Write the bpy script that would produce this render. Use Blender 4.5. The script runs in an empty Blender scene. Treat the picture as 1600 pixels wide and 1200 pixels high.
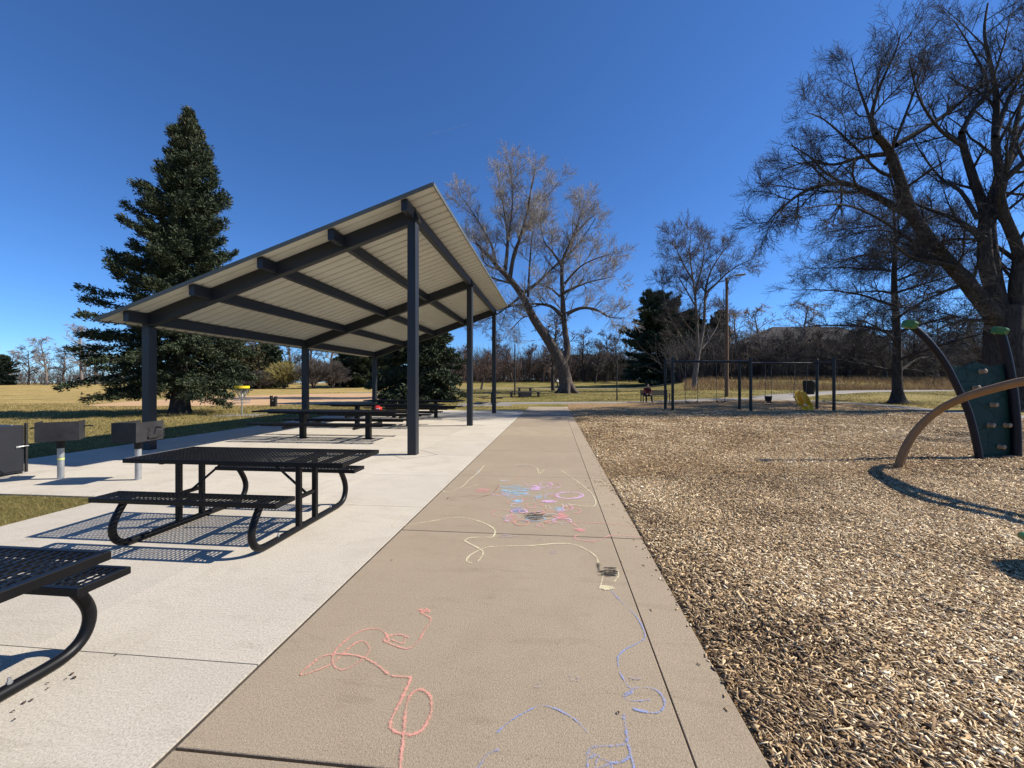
import bpy, math, random
import numpy as np
from mathutils import Vector, Matrix

R = math.radians
scene = bpy.context.scene
COL = scene.collection

# ------------------------------------------------------------------ survey
TH = R(5.89)                 # the walk runs 5.9 degrees right of the view
H = 1.5                      # eye height
F = 640.0                    # focal length in photo pixels (1600 wide)
CX, CY = 800.0, 598.0
cT, sT = math.cos(TH), math.sin(TH)

def W(xc, d, z=0.0):         # side / forward distance from the eye -> world
    return Vector((-d*sT + xc*cT, d*cT + xc*sT, z))
def C2(u, v):                # world -> side, forward
    return (u*cT + v*sT, v*cT - u*sT)
def G(x, y, z=0.0):          # surveyed point on a level plane
    d = F*(H - z)/(y - CY)
    return W((x - CX)/F*d, d, z)
def P(x, y, d):              # surveyed point at a known forward distance
    return W((x - CX)/F*d, d, H + (CY - y)/F*d)

def interp(d, tab):
    if d <= tab[0][0]: return tab[0][1]
    for (a, za), (b, zb) in zip(tab, tab[1:]):
        if d <= b:
            t = (d - a)/(b - a); t = t*t*(3 - 2*t)
            return za + (zb - za)*t
    return tab[-1][1]
def sstep(a, b, x):
    t = min(1, max(0, (x - a)/(b - a))); return t*t*(3 - 2*t)
T_LEFT = [(0, 0), (75, 0), (130, .95), (260, 1.3), (900, 1.4)]
T_MID = [(0, 0), (24, 0), (30, .12), (36, .38), (46, .5), (70, .55), (110, 2.1), (150, 2.6), (900, 2.8)]
T_RIGHT = [(0, 0), (22, 0), (28, .15), (36, .5), (46, .72), (60, 2.0), (78, 2.6), (150, 3.2), (900, 3.4)]
def gz(u, v):
    xc, d = C2(u, v)
    if d < 5: return 0.0
    k = xc/d
    a = sstep(-.38, -.12, k); b = sstep(.28, .5, k)
    zl, zm, zr = interp(d, T_LEFT), interp(d, T_MID), interp(d, T_RIGHT)
    z = zl + (zm - zl)*a
    return z + (zr - z)*b
def on(xc, d):
    p = W(xc, d); p.z = gz(p.x, p.y) - .02; return p
def onpx(x, d): return on((x - CX)/F*d, d)

# ------------------------------------------------------------------ materials
def new_mat(name):
    m = bpy.data.materials.new(name); m.use_nodes = True
    nt = m.node_tree; b = nt.nodes['Principled BSDF']
    return m, nt, b
def L(nt, a, b): nt.links.new(a, b)
def coords(nt, kind='Object', scale=None):
    tc = nt.nodes.new('ShaderNodeTexCoord')
    if scale is None: return tc.outputs[kind]
    mp = nt.nodes.new('ShaderNodeMapping'); mp.inputs['Scale'].default_value = scale
    L(nt, tc.outputs[kind], mp.inputs['Vector']); return mp.outputs['Vector']
def noise(nt, vec, scale, detail=4, rough=.6, dist=0):
    n = nt.nodes.new('ShaderNodeTexNoise')
    n.inputs['Scale'].default_value = scale; n.inputs['Detail'].default_value = detail
    n.inputs['Roughness'].default_value = rough; n.inputs['Distortion'].default_value = dist
    L(nt, vec, n.inputs['Vector']); return n.outputs['Fac']
def ramp(nt, fac, stops):
    r = nt.nodes.new('ShaderNodeValToRGB'); e = r.color_ramp.elements
    while len(e) < len(stops): e.new(.5)
    for k, (p, c) in enumerate(stops):
        e[k].position = p; e[k].color = (*c, 1) if len(c) == 3 else c
    L(nt, fac, r.inputs['Fac']); return r.outputs['Color']
def mixc(nt, a, b, fac, mode='MIX'):
    m = nt.nodes.new('ShaderNodeMix'); m.data_type = 'RGBA'; m.blend_type = mode
    for s, v in ((m.inputs[6], a), (m.inputs[7], b), (m.inputs[0], fac)):
        if hasattr(v, 'is_output'): L(nt, v, s)
        elif isinstance(v, (int, float)): s.default_value = v
        else: s.default_value = (*v, 1)
    return m.outputs[2]
def bump(nt, b, h, strength=.3, dist=.01):
    n = nt.nodes.new('ShaderNodeBump'); n.inputs['Strength'].default_value = strength
    n.inputs['Distance'].default_value = dist
    L(nt, h, n.inputs['Height']); L(nt, n.outputs['Normal'], b.inputs['Normal'])

def speckled(name, c1, c2, scale=6, rough=.7, metal=0, bscale=80, bstr=.15, bdist=.004, spec=.4):
    m, nt, b = new_mat(name); v = coords(nt)
    L(nt, ramp(nt, noise(nt, v, scale), [(.3, c1), (.7, c2)]), b.inputs['Base Color'])
    b.inputs['Roughness'].default_value = rough; b.inputs['Metallic'].default_value = metal
    b.inputs['Specular IOR Level'].default_value = spec
    if bstr: bump(nt, b, noise(nt, v, bscale, 3), bstr, bdist)
    return m
def attr_mat(name, stops, rough=.8, attr='tone', trans=0.0):
    m, nt, b = new_mat(name)
    a = nt.nodes.new('ShaderNodeAttribute'); a.attribute_name = attr
    c = ramp(nt, a.outputs['Fac'], stops)
    L(nt, c, b.inputs['Base Color']); b.inputs['Roughness'].default_value = rough
    b.inputs['Specular IOR Level'].default_value = .25
    if trans:
        t = nt.nodes.new('ShaderNodeBsdfTranslucent'); L(nt, c, t.inputs['Color'])
        mx = nt.nodes.new('ShaderNodeMixShader'); mx.inputs[0].default_value = trans
        out = nt.nodes['Material Output']
        L(nt, b.outputs[0], mx.inputs[1]); L(nt, t.outputs[0], mx.inputs[2]); L(nt, mx.outputs[0], out.inputs[0])
    return m

def concrete(name, lo, hi, stain, fine, brush=True):
    m, nt, b = new_mat(name); v = coords(nt)
    big = ramp(nt, noise(nt, v, .55, 6, .65), [(.3, lo), (.68, hi)])
    at = nt.nodes.new('ShaderNodeAttribute'); at.attribute_name = 'pour'
    big = mixc(nt, big, ramp(nt, at.outputs['Fac'], [(0, (1, 1, 1)), (1, (.86, .86, .87))]), 1.0, 'MULTIPLY')
    st = noise(nt, v, 1.7, 8, .7, .6)
    c = mixc(nt, big, stain, ramp(nt, st, [(.50, (0, 0, 0)), (.72, (.75, .75, .75))]))
    f = noise(nt, v, fine*.55, 3, .85)
    c = mixc(nt, c, ramp(nt, f, [(.30, (.62, .60, .57)), (.5, (1, 1, 1)), (.70, (1.28, 1.26, 1.24))]), .9, 'MULTIPLY')
    sp = noise(nt, v, 34, 2, .5)
    c = mixc(nt, c, ramp(nt, sp, [(.24, (.62, .58, .52)), (.33, (1, 1, 1))]), .45, 'MULTIPLY')
    vo = nt.nodes.new('ShaderNodeTexVoronoi'); vo.inputs['Scale'].default_value = 3.1; L(nt, v, vo.inputs['Vector'])
    se = nt.nodes.new('ShaderNodeSeparateColor'); L(nt, vo.outputs['Color'], se.inputs[0])
    ms = nt.nodes.new('ShaderNodeMath'); ms.operation = 'MULTIPLY_ADD'; L(nt, se.outputs[0], ms.inputs[0]); ms.inputs[1].default_value = .05; ms.inputs[2].default_value = -.022
    mt = nt.nodes.new('ShaderNodeMath'); mt.operation = 'SUBTRACT'; L(nt, vo.outputs['Distance'], mt.inputs[0]); L(nt, ms.outputs[0], mt.inputs[1])
    c = mixc(nt, c, ramp(nt, mt.outputs[0], [(0, (.66, .63, .6)), (.012, (1, 1, 1))]), .8, 'MULTIPLY')
    sc_ = noise(nt, coords(nt, scale=(1.2, 5.5, 1)), 1.1, 7, .72, 1.2)
    c = mixc(nt, c, ramp(nt, sc_, [(.30, (.84, .83, .81)), (.45, (1, 1, 1)), (.62, (1, 1, 1)), (.74, (1.09, 1.09, 1.09))]), .9, 'MULTIPLY')
    L(nt, c, b.inputs['Base Color']); b.inputs['Roughness'].default_value = .9
    b.inputs['Specular IOR Level'].default_value = .25
    bv = coords(nt, scale=(5, 90, 5)) if brush else v
    h = mixc(nt, noise(nt, bv, 1.0 if brush else 160, 4, .7), noise(nt, v, 130, 3, .8), .5)
    bump(nt, b, h, .9, .008)
    return m

M = {}
M['slab'] = concrete('pale_concrete', (0.504, 0.448, 0.357), (0.581, 0.520, 0.419), (0.421, 0.366, 0.284), 150)
M['walk'] = concrete('brown_concrete', (0.353, 0.278, 0.189), (0.403, 0.320, 0.219), (0.304, 0.235, 0.158), 190, brush=False)
M['far_walk'] = concrete('grey_concrete', (0.242, 0.218, 0.187), (0.281, 0.257, 0.226), (0.203, 0.179, 0.156), 60)
M['steel'] = speckled('charcoal_paint', (.013, .0155, .0195), (.019, .022, .027), 1.5, .45, 0, 60, .03)
M['deck'] = speckled('cream_roof_steel', (.50, .49, .425), (.57, .56, .49), .8, .5, 0, 40, .02)
M['trim'] = speckled('dark_fascia', (.085, .092, .08), (.12, .128, .112), 2, .5, 0, 40, .02)
M['black'] = speckled('black_coating', (.0035, .0035, .004), (.006, .006, .0065), 9, .42, 0, 220, .12, .001, .22)
M['grill'] = speckled('sooty_steel', (.014, .013, .014), (.038, .036, .037), 4, .6, .2, 30, .2, .004)
M['grill_dark'] = speckled('burnt_steel', (.006, .006, .006), (.02, .018, .017), 8, .7, 0, 30, .2)
M['bin'] = speckled('dark_bin_paint', (.011, .012, .016), (.016, .017, .022), 2, .5, 0, 50, .05)
M['galv'] = speckled('galvanised', (0.302, 0.310, 0.302), (0.446, 0.446, 0.432), 9, .45, .6, 60, .08)
M['band'] = speckled('pale_green_band', (.5, .55, .12), (.62, .66, .2), 6, .6)
M['yellow'] = speckled('yellow_plastic', (.74, .35, .008), (.82, .42, .012), 4, .45, 0, 30, .03)
M['yellow_band'] = speckled('yellow_band', (.75, .52, .01), (.85, .6, .02), 4, .5, 0, 30, .03)
M['red'] = speckled('red_plastic', (.62, .03, .025), (.75, .06, .05), 8, .5)
M['white'] = speckled('white_cloth', (.72, .70, .67), (.82, .8, .78), 8, .8)
M['swing'] = speckled('dark_green_black_paint', (.005, .008, .0085), (.008, .012, .0125), 2, .38, 0, 60, .03)
M['chain'] = speckled('chain_steel', (.08, .08, .08), (.16, .16, .16), 30, .5, .6)
M['navy'] = speckled('dark_navy_paint', (.006, .007, .014), (.010, .012, .021), 2, .5, 0, 60, .02, spec=.25)
M['tan'] = speckled('tan_coating', (.20, .115, .052), (.245, .145, .07), 3, .55, 0, 60, .05)
M['hold'] = speckled('tan_plastic', (.30, .21, .125), (.36, .26, .16), 6, .5)
M['green'] = speckled('green_plastic', (0.022, 0.112, 0.019), (0.030, 0.143, 0.026), 3, .4, 0, 30, .03)
M['greenlit'] = M['green']
M['wood_pole'] = speckled('brown_pole', (.13, .075, .042), (.19, .115, .065), 3, .85, 0, 20, .4)
M['grey_wood'] = speckled('weathered_wood', (.10, .082, .066), (.16, .135, .11), 5, .85, 0, 30, .3)
M['lamp'] = speckled('grey_lamp_metal', (.3, .3, .3), (.42, .42, .42), 3, .5, .4)
M['dark_pole'] = speckled('dark_pole', (.02, .02, .02), (.035, .033, .03), 3, .6)
M['maroon'] = speckled('maroon_cloth', (.10, .012, .014), (.15, .02, .022), 20, .9)
M['dark_cloth'] = speckled('dark_cloth', (.012, .012, .016), (.022, .022, .028), 20, .9)
M['skin'] = speckled('skin', (.42, .24, .17), (.5, .3, .21), 8, .6)
M['hair'] = speckled('dark_hair', (.02, .014, .01), (.04, .028, .02), 20, .7)
M['roof'] = speckled('brown_shingles', (0.015, 0.011, 0.010), (0.025, 0.020, 0.017), 4, .9, 0, 20, .4)
M['wall'] = speckled('taupe_siding', (.09, .07, .056), (.12, .094, .077), 2, .9)
M['brick'] = speckled('red_brown_siding', (.15, .07, .05), (.2, .1, .075), 2, .9)
M['glass'] = speckled('window_glass', (.02, .025, .03), (.05, .06, .07), 1, .1, 0, 10, 0, spec=.6)
M['leaf'] = speckled('dry_leaf', (.05, .028, .015), (.10, .058, .03), 30, .8)
M['groove'] = speckled('dark_groove', (.006, .02, .016), (.01, .028, .022), 5, .6)

def panel_mat():
    m, nt, b = new_mat('dark_green_panel'); v = coords(nt)
    vo = nt.nodes.new('ShaderNodeTexVoronoi'); vo.feature = 'DISTANCE_TO_EDGE'; vo.inputs['Scale'].default_value = 2.6
    L(nt, v, vo.inputs['Vector'])
    L(nt, ramp(nt, noise(nt, v, 3), [(.3, (.009, .036, .029)), (.7, (.013, .048, .038))]), b.inputs['Base Color'])
    g = ramp(nt, vo.outputs['Distance'], [(.012, (0, 0, 0)), (.03, (1, 1, 1))])
    bump(nt, b, g, .9, .012); b.inputs['Roughness'].default_value = .6; b.inputs['Specular IOR Level'].default_value = .2
    return m
M['panel'] = panel_mat()

def bark(name, lo, hi, scale=2.2):
    m, nt, b = new_mat(name)
    v = coords(nt, scale=(scale*3, scale*3, scale*.7))
    n = noise(nt, v, 1.6, 8, .72, .8)
    L(nt, ramp(nt, n, [(.36, lo), (.64, hi)]), b.inputs['Base Color'])
    b.inputs['Roughness'].default_value = .95; b.inputs['Specular IOR Level'].default_value = .15
    bump(nt, b, n, 1.0, .08)
    return m
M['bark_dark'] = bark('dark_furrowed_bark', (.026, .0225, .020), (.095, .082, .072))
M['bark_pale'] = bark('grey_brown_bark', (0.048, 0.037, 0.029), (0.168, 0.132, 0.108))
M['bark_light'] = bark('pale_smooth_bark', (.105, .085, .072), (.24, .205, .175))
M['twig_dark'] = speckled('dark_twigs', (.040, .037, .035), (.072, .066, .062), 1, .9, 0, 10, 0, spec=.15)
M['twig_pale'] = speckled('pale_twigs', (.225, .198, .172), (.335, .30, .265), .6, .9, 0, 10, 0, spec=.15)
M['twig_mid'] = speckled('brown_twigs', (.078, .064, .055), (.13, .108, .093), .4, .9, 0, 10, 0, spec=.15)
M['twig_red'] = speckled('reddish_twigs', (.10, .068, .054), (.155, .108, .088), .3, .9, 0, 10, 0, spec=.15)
M['twig_olive'] = speckled('olive_twigs', (.20, .165, .055), (.29, .24, .09), .4, .9, 0, 10, 0, spec=.15)
M['needle'] = attr_mat('spruce_needles', [(0, (.016, .024, .013)), (.5, (.042, .058, .027)), (.82, (.085, .096, .05)), (1, (.12, .088, .055))], .75)
M['needle_dark'] = attr_mat('dark_pine_needles', [(0, (0.017, 0.027, 0.017)), (.5, (0.042, 0.062, 0.036)), (1, (0.091, 0.115, 0.067))], .75)
M['needle_brown'] = attr_mat('browning_needles', [(0, (.03, .028, .014)), (.5, (.075, .068, .032)), (1, (.15, .12, .06))], .8)
M['chips'] = attr_mat('wood_chips', [(0, (.095, .060, .034)), (.22, (.235, .150, .078)), (.5, (.495, .340, .178)), (.75, (.70, .52, .295)), (1, (.92, .79, .55))], .85)
M['blade'] = attr_mat('lawn_blades', [(0, (0.068, 0.072, 0.019)), (.4, (0.162, 0.140, 0.046)), (.75, (0.338, 0.260, 0.102)), (1, (0.499, 0.390, 0.180))], .8, trans=.25)
M['tall'] = attr_mat('tall_dry_grass', [(0, (0.155, 0.094, 0.043)), (.5, (0.277, 0.178, 0.086)), (1, (0.399, 0.277, 0.144))], .8, trans=.2)

def chip_base():
    m, nt, b = new_mat('wood_chip_ground'); v = coords(nt)
    cols = []; hs = []
    for k, (sx, sy, rot, s) in enumerate(((1, 2.6, .4, 22), (2.6, 1, 1.1, 24), (1, 2.2, 2.3, 30))):
        mp = nt.nodes.new('ShaderNodeMapping'); mp.inputs['Scale'].default_value = (sx, sy, 1); mp.inputs['Rotation'].default_value = (0, 0, rot)
        L(nt, v, mp.inputs['Vector'])
        vo = nt.nodes.new('ShaderNodeTexVoronoi'); vo.inputs['Scale'].default_value = s; vo.inputs['Randomness'].default_value = 1
        L(nt, mp.outputs[0], vo.inputs['Vector'])
        sep = nt.nodes.new('ShaderNodeSeparateColor'); L(nt, vo.outputs['Color'], sep.inputs[0])
        cols.append(sep.outputs[0]); hs.append(vo.outputs['Distance'])
    f = mixc(nt, cols[0], cols[1], .5); f = mixc(nt, f, cols[2], .35)
    c = ramp(nt, f, [(.15, (0.078, 0.044, 0.021)), (.4, (0.211, 0.128, 0.058)), (.6, (0.355, 0.232, 0.108)), (.8, (0.511, 0.366, 0.186))])
    lg = noise(nt, v, .35, 5, .65)
    c = mixc(nt, c, ramp(nt, lg, [(.32, (.78, .74, .70)), (.6, (1.05, 1.03, 1.0))]), .8, 'MULTIPLY')
    L(nt, c, b.inputs['Base Color']); b.inputs['Roughness'].default_value = .9
    b.inputs['Specular IOR Level'].default_value = .2
    bump(nt, b, mixc(nt, f, hs[0], .4), .9, .03)
    return m
M['chip_base'] = chip_base()

def lawn():
    m, nt, b = new_mat('dormant_lawn'); v = coords(nt)
    big = noise(nt, v, .045, 6, .6, .4)
    straw = ramp(nt, noise(nt, v, .6, 8, .72), [(.28, (0.292, 0.201, 0.075)), (.5, (0.412, 0.292, 0.121)), (.72, (0.540, 0.397, 0.174))])
    grn = ramp(nt, noise(nt, v, .5, 8, .72), [(.3, (0.105, 0.095, 0.031)), (.5, (0.210, 0.176, 0.062)), (.72, (0.350, 0.277, 0.112))])
    # the ground near the slab and under the trees is greener than the open field
    mp = nt.nodes.new('ShaderNodeMapping'); mp.inputs['Rotation'].default_value = (0, 0, .25); mp.inputs['Scale'].default_value = (.02, .3, 1)
    L(nt, v, mp.inputs['Vector'])
    stripes = noise(nt, mp.outputs[0], 1.4, 5, .6, .2)
    sx = nt.nodes.new('ShaderNodeSeparateXYZ'); L(nt, v, sx.inputs[0])
    ad = nt.nodes.new('ShaderNodeMapRange'); ad.inputs['From Min'].default_value = -26; ad.inputs['From Max'].default_value = -12
    L(nt, sx.outputs['X'], ad.inputs['Value'])
    mm = nt.nodes.new('ShaderNodeMath'); mm.operation = 'ADD'; L(nt, ad.outputs[0], mm.inputs[0])
    s2 = nt.nodes.new('ShaderNodeMath'); s2.operation = 'MULTIPLY_ADD'; L(nt, big, s2.inputs[0]); s2.inputs[1].default_value = 1.6; s2.inputs[2].default_value = -.95
    L(nt, s2.outputs[0], mm.inputs[1]); mm.use_clamp = True
    c = mixc(nt, straw, grn, mm.outputs[0])
    c = mixc(nt, c, ramp(nt, stripes, [(.38, (.74, .76, .66)), (.6, (1.08, 1.05, 1.0))]), .75, 'MULTIPLY')
    c = mixc(nt, c, ramp(nt, noise(nt, v, 9, 5, .8), [(.3, (.55, .56, .5)), (.6, (1.14, 1.13, 1.1))]), .9, 'MULTIPLY')
    c = mixc(nt, c, ramp(nt, noise(nt, v, .16, 6, .7, .5), [(.36, (.66, .74, .52)), (.56, (1.04, 1.03, 1.0))]), .75, 'MULTIPLY')
    L(nt, c, b.inputs['Base Color']); b.inputs['Roughness'].default_value = .95; b.inputs['Specular IOR Level'].default_value = .1
    bump(nt, b, noise(nt, v, 40, 4, .8), .8, .04)
    return m
M['lawn'] = lawn()
M['dirt'] = speckled('infield_clay', (.44, .265, .128), (.52, .325, .165), .5, .95, 0, 30, .3, .01)

def chalk(name, c, cover=.5):
    m, nt, b = new_mat(name); v = coords(nt)
    b.inputs['Base Color'].default_value = (*c, 1); b.inputs['Roughness'].default_value = 1; b.inputs['Specular IOR Level'].default_value = 0
    n = mixc(nt, noise(nt, v, 72, 5, .9), noise(nt, v, 9, 3, .6), .28)
    at = nt.nodes.new('ShaderNodeAttribute'); at.attribute_name = 'press'
    ma = nt.nodes.new('ShaderNodeMath'); ma.operation = 'MULTIPLY_ADD'; L(nt, at.outputs['Fac'], ma.inputs[0]); ma.inputs[1].default_value = .34; L(nt, n, ma.inputs[2])
    a = ramp(nt, ma.outputs[0], [(cover + .19, (0, 0, 0)), (cover + .36, (.84, .84, .84))])
    L(nt, a, b.inputs['Alpha'])
    return m
CH = {'pink': chalk('salmon_chalk', (0.713, 0.336, 0.259), .42), 'blue': chalk('blue_chalk', (0.270, 0.340, 0.600), .47), 'yellow': chalk('pale_yellow_chalk', (0.753, 0.672, 0.437), .44),
      'sky': chalk('sky_blue_chalk', (0.330, 0.575, 0.743), .48), 'violet': chalk('lilac_chalk', (0.747, 0.496, 0.719), .47), 'rose': chalk('rose_chalk', (0.791, 0.360, 0.344), .48),
      'char': chalk('charcoal_chalk', (.05, .047, .042), .47), 'white': chalk('white_chalk', (0.650, 0.624, 0.650), .5), 'faint': chalk('faint_lilac_chalk', (0.450, 0.375, 0.390), .54)}

# ------------------------------------------------------------------ mesh helpers
class MB:
    def __init__(s): s.v = []; s.f = []; s.n = 0; s.tone = []
    def add(s, verts, faces, tone=None):
        verts = np.asarray(verts, float).reshape(-1, 3)
        s.v.append(verts)
        for f in faces: s.f.append(tuple(i + s.n for i in f))
        s.n += len(verts)
    def box(s, lo, hi):
        (a, b, c), (d, e, f) = lo, hi
        s.add([(a,b,c),(d,b,c),(d,e,c),(a,e,c),(a,b,f),(d,b,f),(d,e,f),(a,e,f)],
              [(0,3,2,1),(4,5,6,7),(0,1,5,4),(1,2,6,5),(2,3,7,6),(3,0,4,7)])
    def boxc(s, c, sz): s.box([c[i] - sz[i]/2 for i in range(3)], [c[i] + sz[i]/2 for i in range(3)])
    def bbox(s, lo, hi, bv=.008):          # box with bevelled upper edges
        (a, b, c), (d, e, f) = lo, hi; g = bv
        s.add([(a,b,c),(d,b,c),(d,e,c),(a,e,c),(a,b,f-g),(d,b,f-g),(d,e,f-g),(a,e,f-g),(a+g,b+g,f),(d-g,b+g,f),(d-g,e-g,f),(a+g,e-g,f)],
              [(0,3,2,1),(8,9,10,11),(0,1,5,4),(1,2,6,5),(2,3,7,6),(3,0,4,7),(4,5,9,8),(5,6,10,9),(6,7,11,10),(7,4,8,11)])
    def bar(s, p0, p1, w, h, up=(0, 0, 1), bev=0):
        p0, p1, up = Vector(p0), Vector(p1), Vector(up)
        t = (p1 - p0).normalized(); side = t.cross(up)
        if side.length < 1e-4: side = t.cross(Vector((1, 0, 0)))
        side.normalize(); n = side.cross(t).normalized()
        if bev:
            b = bev; prof = [(-w/2+b,-h/2),(w/2-b,-h/2),(w/2,-h/2+b),(w/2,h/2-b),(w/2-b,h/2),(-w/2+b,h/2),(-w/2,h/2-b),(-w/2,-h/2+b)]
        else: prof = [(-w/2,-h/2),(w/2,-h/2),(w/2,h/2),(-w/2,h/2)]
        k = len(prof)
        vs = [p + side*x + n*y for p in (p0, p1) for x, y in prof]
        s.add(vs, [tuple(range(k))[::-1], tuple(range(k, 2*k))] + [(i, (i+1) % k, k+(i+1) % k, k+i) for i in range(k)])
    def tube(s, pts, rad, k=10, caps=True):
        pts = np.asarray([tuple(p) for p in pts], float); n = len(pts)
        rad = np.full(n, rad, float) if np.isscalar(rad) else np.asarray(rad, float)
        t = np.gradient(pts, axis=0); t /= np.linalg.norm(t, axis=1)[:, None] + 1e-12
        ref = np.array((0., 0., 1.)) if abs(t[0][2]) < .9 else np.array((1., 0., 0.))
        a = ref - t[0]*t[0].dot(ref); a /= np.linalg.norm(a)
        V = []; ang = np.linspace(0, 2*math.pi, k, endpoint=False); ca, sa = np.cos(ang), np.sin(ang)
        for i in range(n):
            a = a - t[i]*t[i].dot(a); a /= np.linalg.norm(a) + 1e-12
            b = np.cross(t[i], a)
            V.append(pts[i] + rad[i]*(ca[:, None]*a + sa[:, None]*b))
        fs = [(i*k+j, i*k+(j+1) % k, (i+1)*k+(j+1) % k, (i+1)*k+j) for i in range(n-1) for j in range(k)]
        if caps: fs += [tuple(range(k))[::-1], tuple(range((n-1)*k, n*k))]
        s.add(np.concatenate(V), fs)
    def lathe(s, prof, c=(0, 0, 0), k=16, rot=0):
        V = []; ang = np.linspace(0, 2*math.pi, k, endpoint=False) + rot
        for r, z in prof: V += [(c[0] + r*math.cos(a), c[1] + r*math.sin(a), c[2] + z) for a in ang]
        n = len(prof)
        fs = [(i*k+j, i*k+(j+1) % k, (i+1)*k+(j+1) % k, (i+1)*k+j) for i in range(n-1) for j in range(k)]
        fs += [tuple(range(k))[::-1], tuple(range((n-1)*k, n*k))]
        s.add(V, fs)
    def prism(s, poly, z0, z1):
        k = len(poly)
        s.add([(x, y, z0) for x, y in poly] + [(x, y, z1) for x, y in poly],
              [tuple(range(k))[::-1], tuple(range(k, 2*k))] + [(i, (i+1) % k, k+(i+1) % k, k+i) for i in range(k)])
    def build(s, name, mat, parent=None, smooth=False, world=False):
        me = bpy.data.meshes.new(name)
        V = np.concatenate(s.v) if s.v else np.zeros((0, 3))
        if world and parent is not None:
            inv = np.array(parent.matrix_basis.inverted())
            V = V @ inv[:3, :3].T + inv[:3, 3]
        me.from_pydata(V.tolist(), [], s.f); me.update()
        if smooth:
            me.polygons.foreach_set('use_smooth', [True]*len(me.polygons))
            try: me.set_sharp_from_angle(angle=R(40))
            except Exception: pass
        me.materials.append(mat)
        o = bpy.data.objects.new(name, me); COL.objects.link(o)
        if parent is not None: o.parent = parent
        return o

def raw_mesh(name, V, faces, mat, parent=None, tone=None, smooth=False):
    """V (n,3); faces (m,k) array of equal-sized polygons; tone per face."""
    me = bpy.data.meshes.new(name); V = np.ascontiguousarray(V, np.float32); m, k = faces.shape
    me.vertices.add(len(V)); me.vertices.foreach_set('co', V.ravel())
    me.loops.add(m*k); me.loops.foreach_set('vertex_index', np.ascontiguousarray(faces, np.int32).ravel())
    me.polygons.add(m); me.polygons.foreach_set('loop_start', np.arange(0, m*k, k, dtype=np.int32))
    me.update(calc_edges=True)
    if smooth: me.polygons.foreach_set('use_smooth', np.ones(m, bool))
    if tone is not None:
        a = me.attributes.new('tone', 'FLOAT', 'FACE'); a.data.foreach_set('value', np.ascontiguousarray(tone, np.float32))
    me.materials.append(mat)
    o = bpy.data.objects.new(name, me); COL.objects.link(o)
    if parent is not None: o.parent = parent
    return o

def tag(o, label=None, cat=None, group=None, kind=None):
    if label: o['label'] = label
    if cat: o['category'] = cat
    if group: o['group'] = group
    if kind: o['kind'] = kind
    return o
def thing(name, label, cat, loc=(0, 0, 0), rz=0, group=None):
    o = bpy.data.objects.new(name, None); COL.objects.link(o)
    o.location = loc; o.rotation_euler = (0, 0, rz); o.empty_display_size = .2
    o.matrix_basis = Matrix.Translation(Vector(loc)) @ Matrix.Rotation(rz, 4, 'Z')
    return tag(o, label, cat, group)
def dup(root, loc, rz=0, label=None, group=None, scale=None):
    def cp(o, par):
        c = o.copy(); COL.objects.link(c); c.parent = par
        for ch in kids.get(o.name, []): cp(ch, c)
        return c
    kids = {}
    for o in COL.objects:
        if o.parent: kids.setdefault(o.parent.name, []).append(o)
    r = cp(root, None); r.location = loc; r.rotation_euler = (0, 0, rz)
    if scale is not None: r.scale = (scale,)*3 if np.isscalar(scale) else scale
    if label: r['label'] = label
    if group: r['group'] = group
    return r

# ------------------------------------------------------------------ ground
def axis(lo, hi, step, far):
    a = list(np.arange(lo, hi + .01, step)); s = step
    x = hi
    while x < far: s *= 1.35; x += s; a.append(x)
    s = step; x = lo; b = []
    while x > -far: s *= 1.35; x -= s; b.append(x)
    return b[::-1] + a
us = axis(-70, 80, 1.25, 900); vs = axis(-12, 115, 1.25, 900)
Vg = np.array([(u, v, gz(u, v) - .02) for v in vs for u in us]); nu = len(us)
ii = np.array([(j*nu+i, j*nu+i+1, (j+1)*nu+i+1, (j+1)*nu+i) for j in range(len(vs)-1) for i in range(nu-1)])
ground = tag(raw_mesh('ground', Vg, ii, M['lawn'], smooth=True), kind='structure')

PATHS = []
def ribbon(name, pts, width, mat, lift=.012, sub=1.0):
    PATHS.append((np.array(pts), width))
    P_ = []
    for a, b in zip(pts, pts[1:]):
        a, b = Vector(a), Vector(b); n = max(1, int((b - a).length/sub))
        P_ += [a.lerp(b, i/n) for i in range(n)]
    P_.append(Vector(pts[-1]))
    for _ in range(6):
        P_ = [P_[0]] + [(P_[i-1] + P_[i]*2 + P_[i+1])/4 for i in range(1, len(P_)-1)] + [P_[-1]]
    V = []; n = len(P_)
    for i, p in enumerate(P_):
        t = (P_[min(i+1, n-1)] - P_[max(i-1, 0)]).normalized(); s = Vector((t.y, -t.x))
        for k, dz in ((-1.01, -.08), (-1, 0), (-.5, 0), (0, 0), (.5, 0), (1, 0), (1.01, -.08)):
            q = p + s*(k*width/2); V.append((q.x, q.y, gz(q.x, q.y) - .02 + lift + dz))
    fs = np.array([(i*7+j, i*7+j+1, (i+1)*7+j+1, (i+1)*7+j) for i in range(n-1) for j in range(6)])
    return tag(raw_mesh(name, np.array(V), fs, mat), kind='structure')
def w2(xc, d): p = W(xc, d); return (p.x, p.y)

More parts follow.
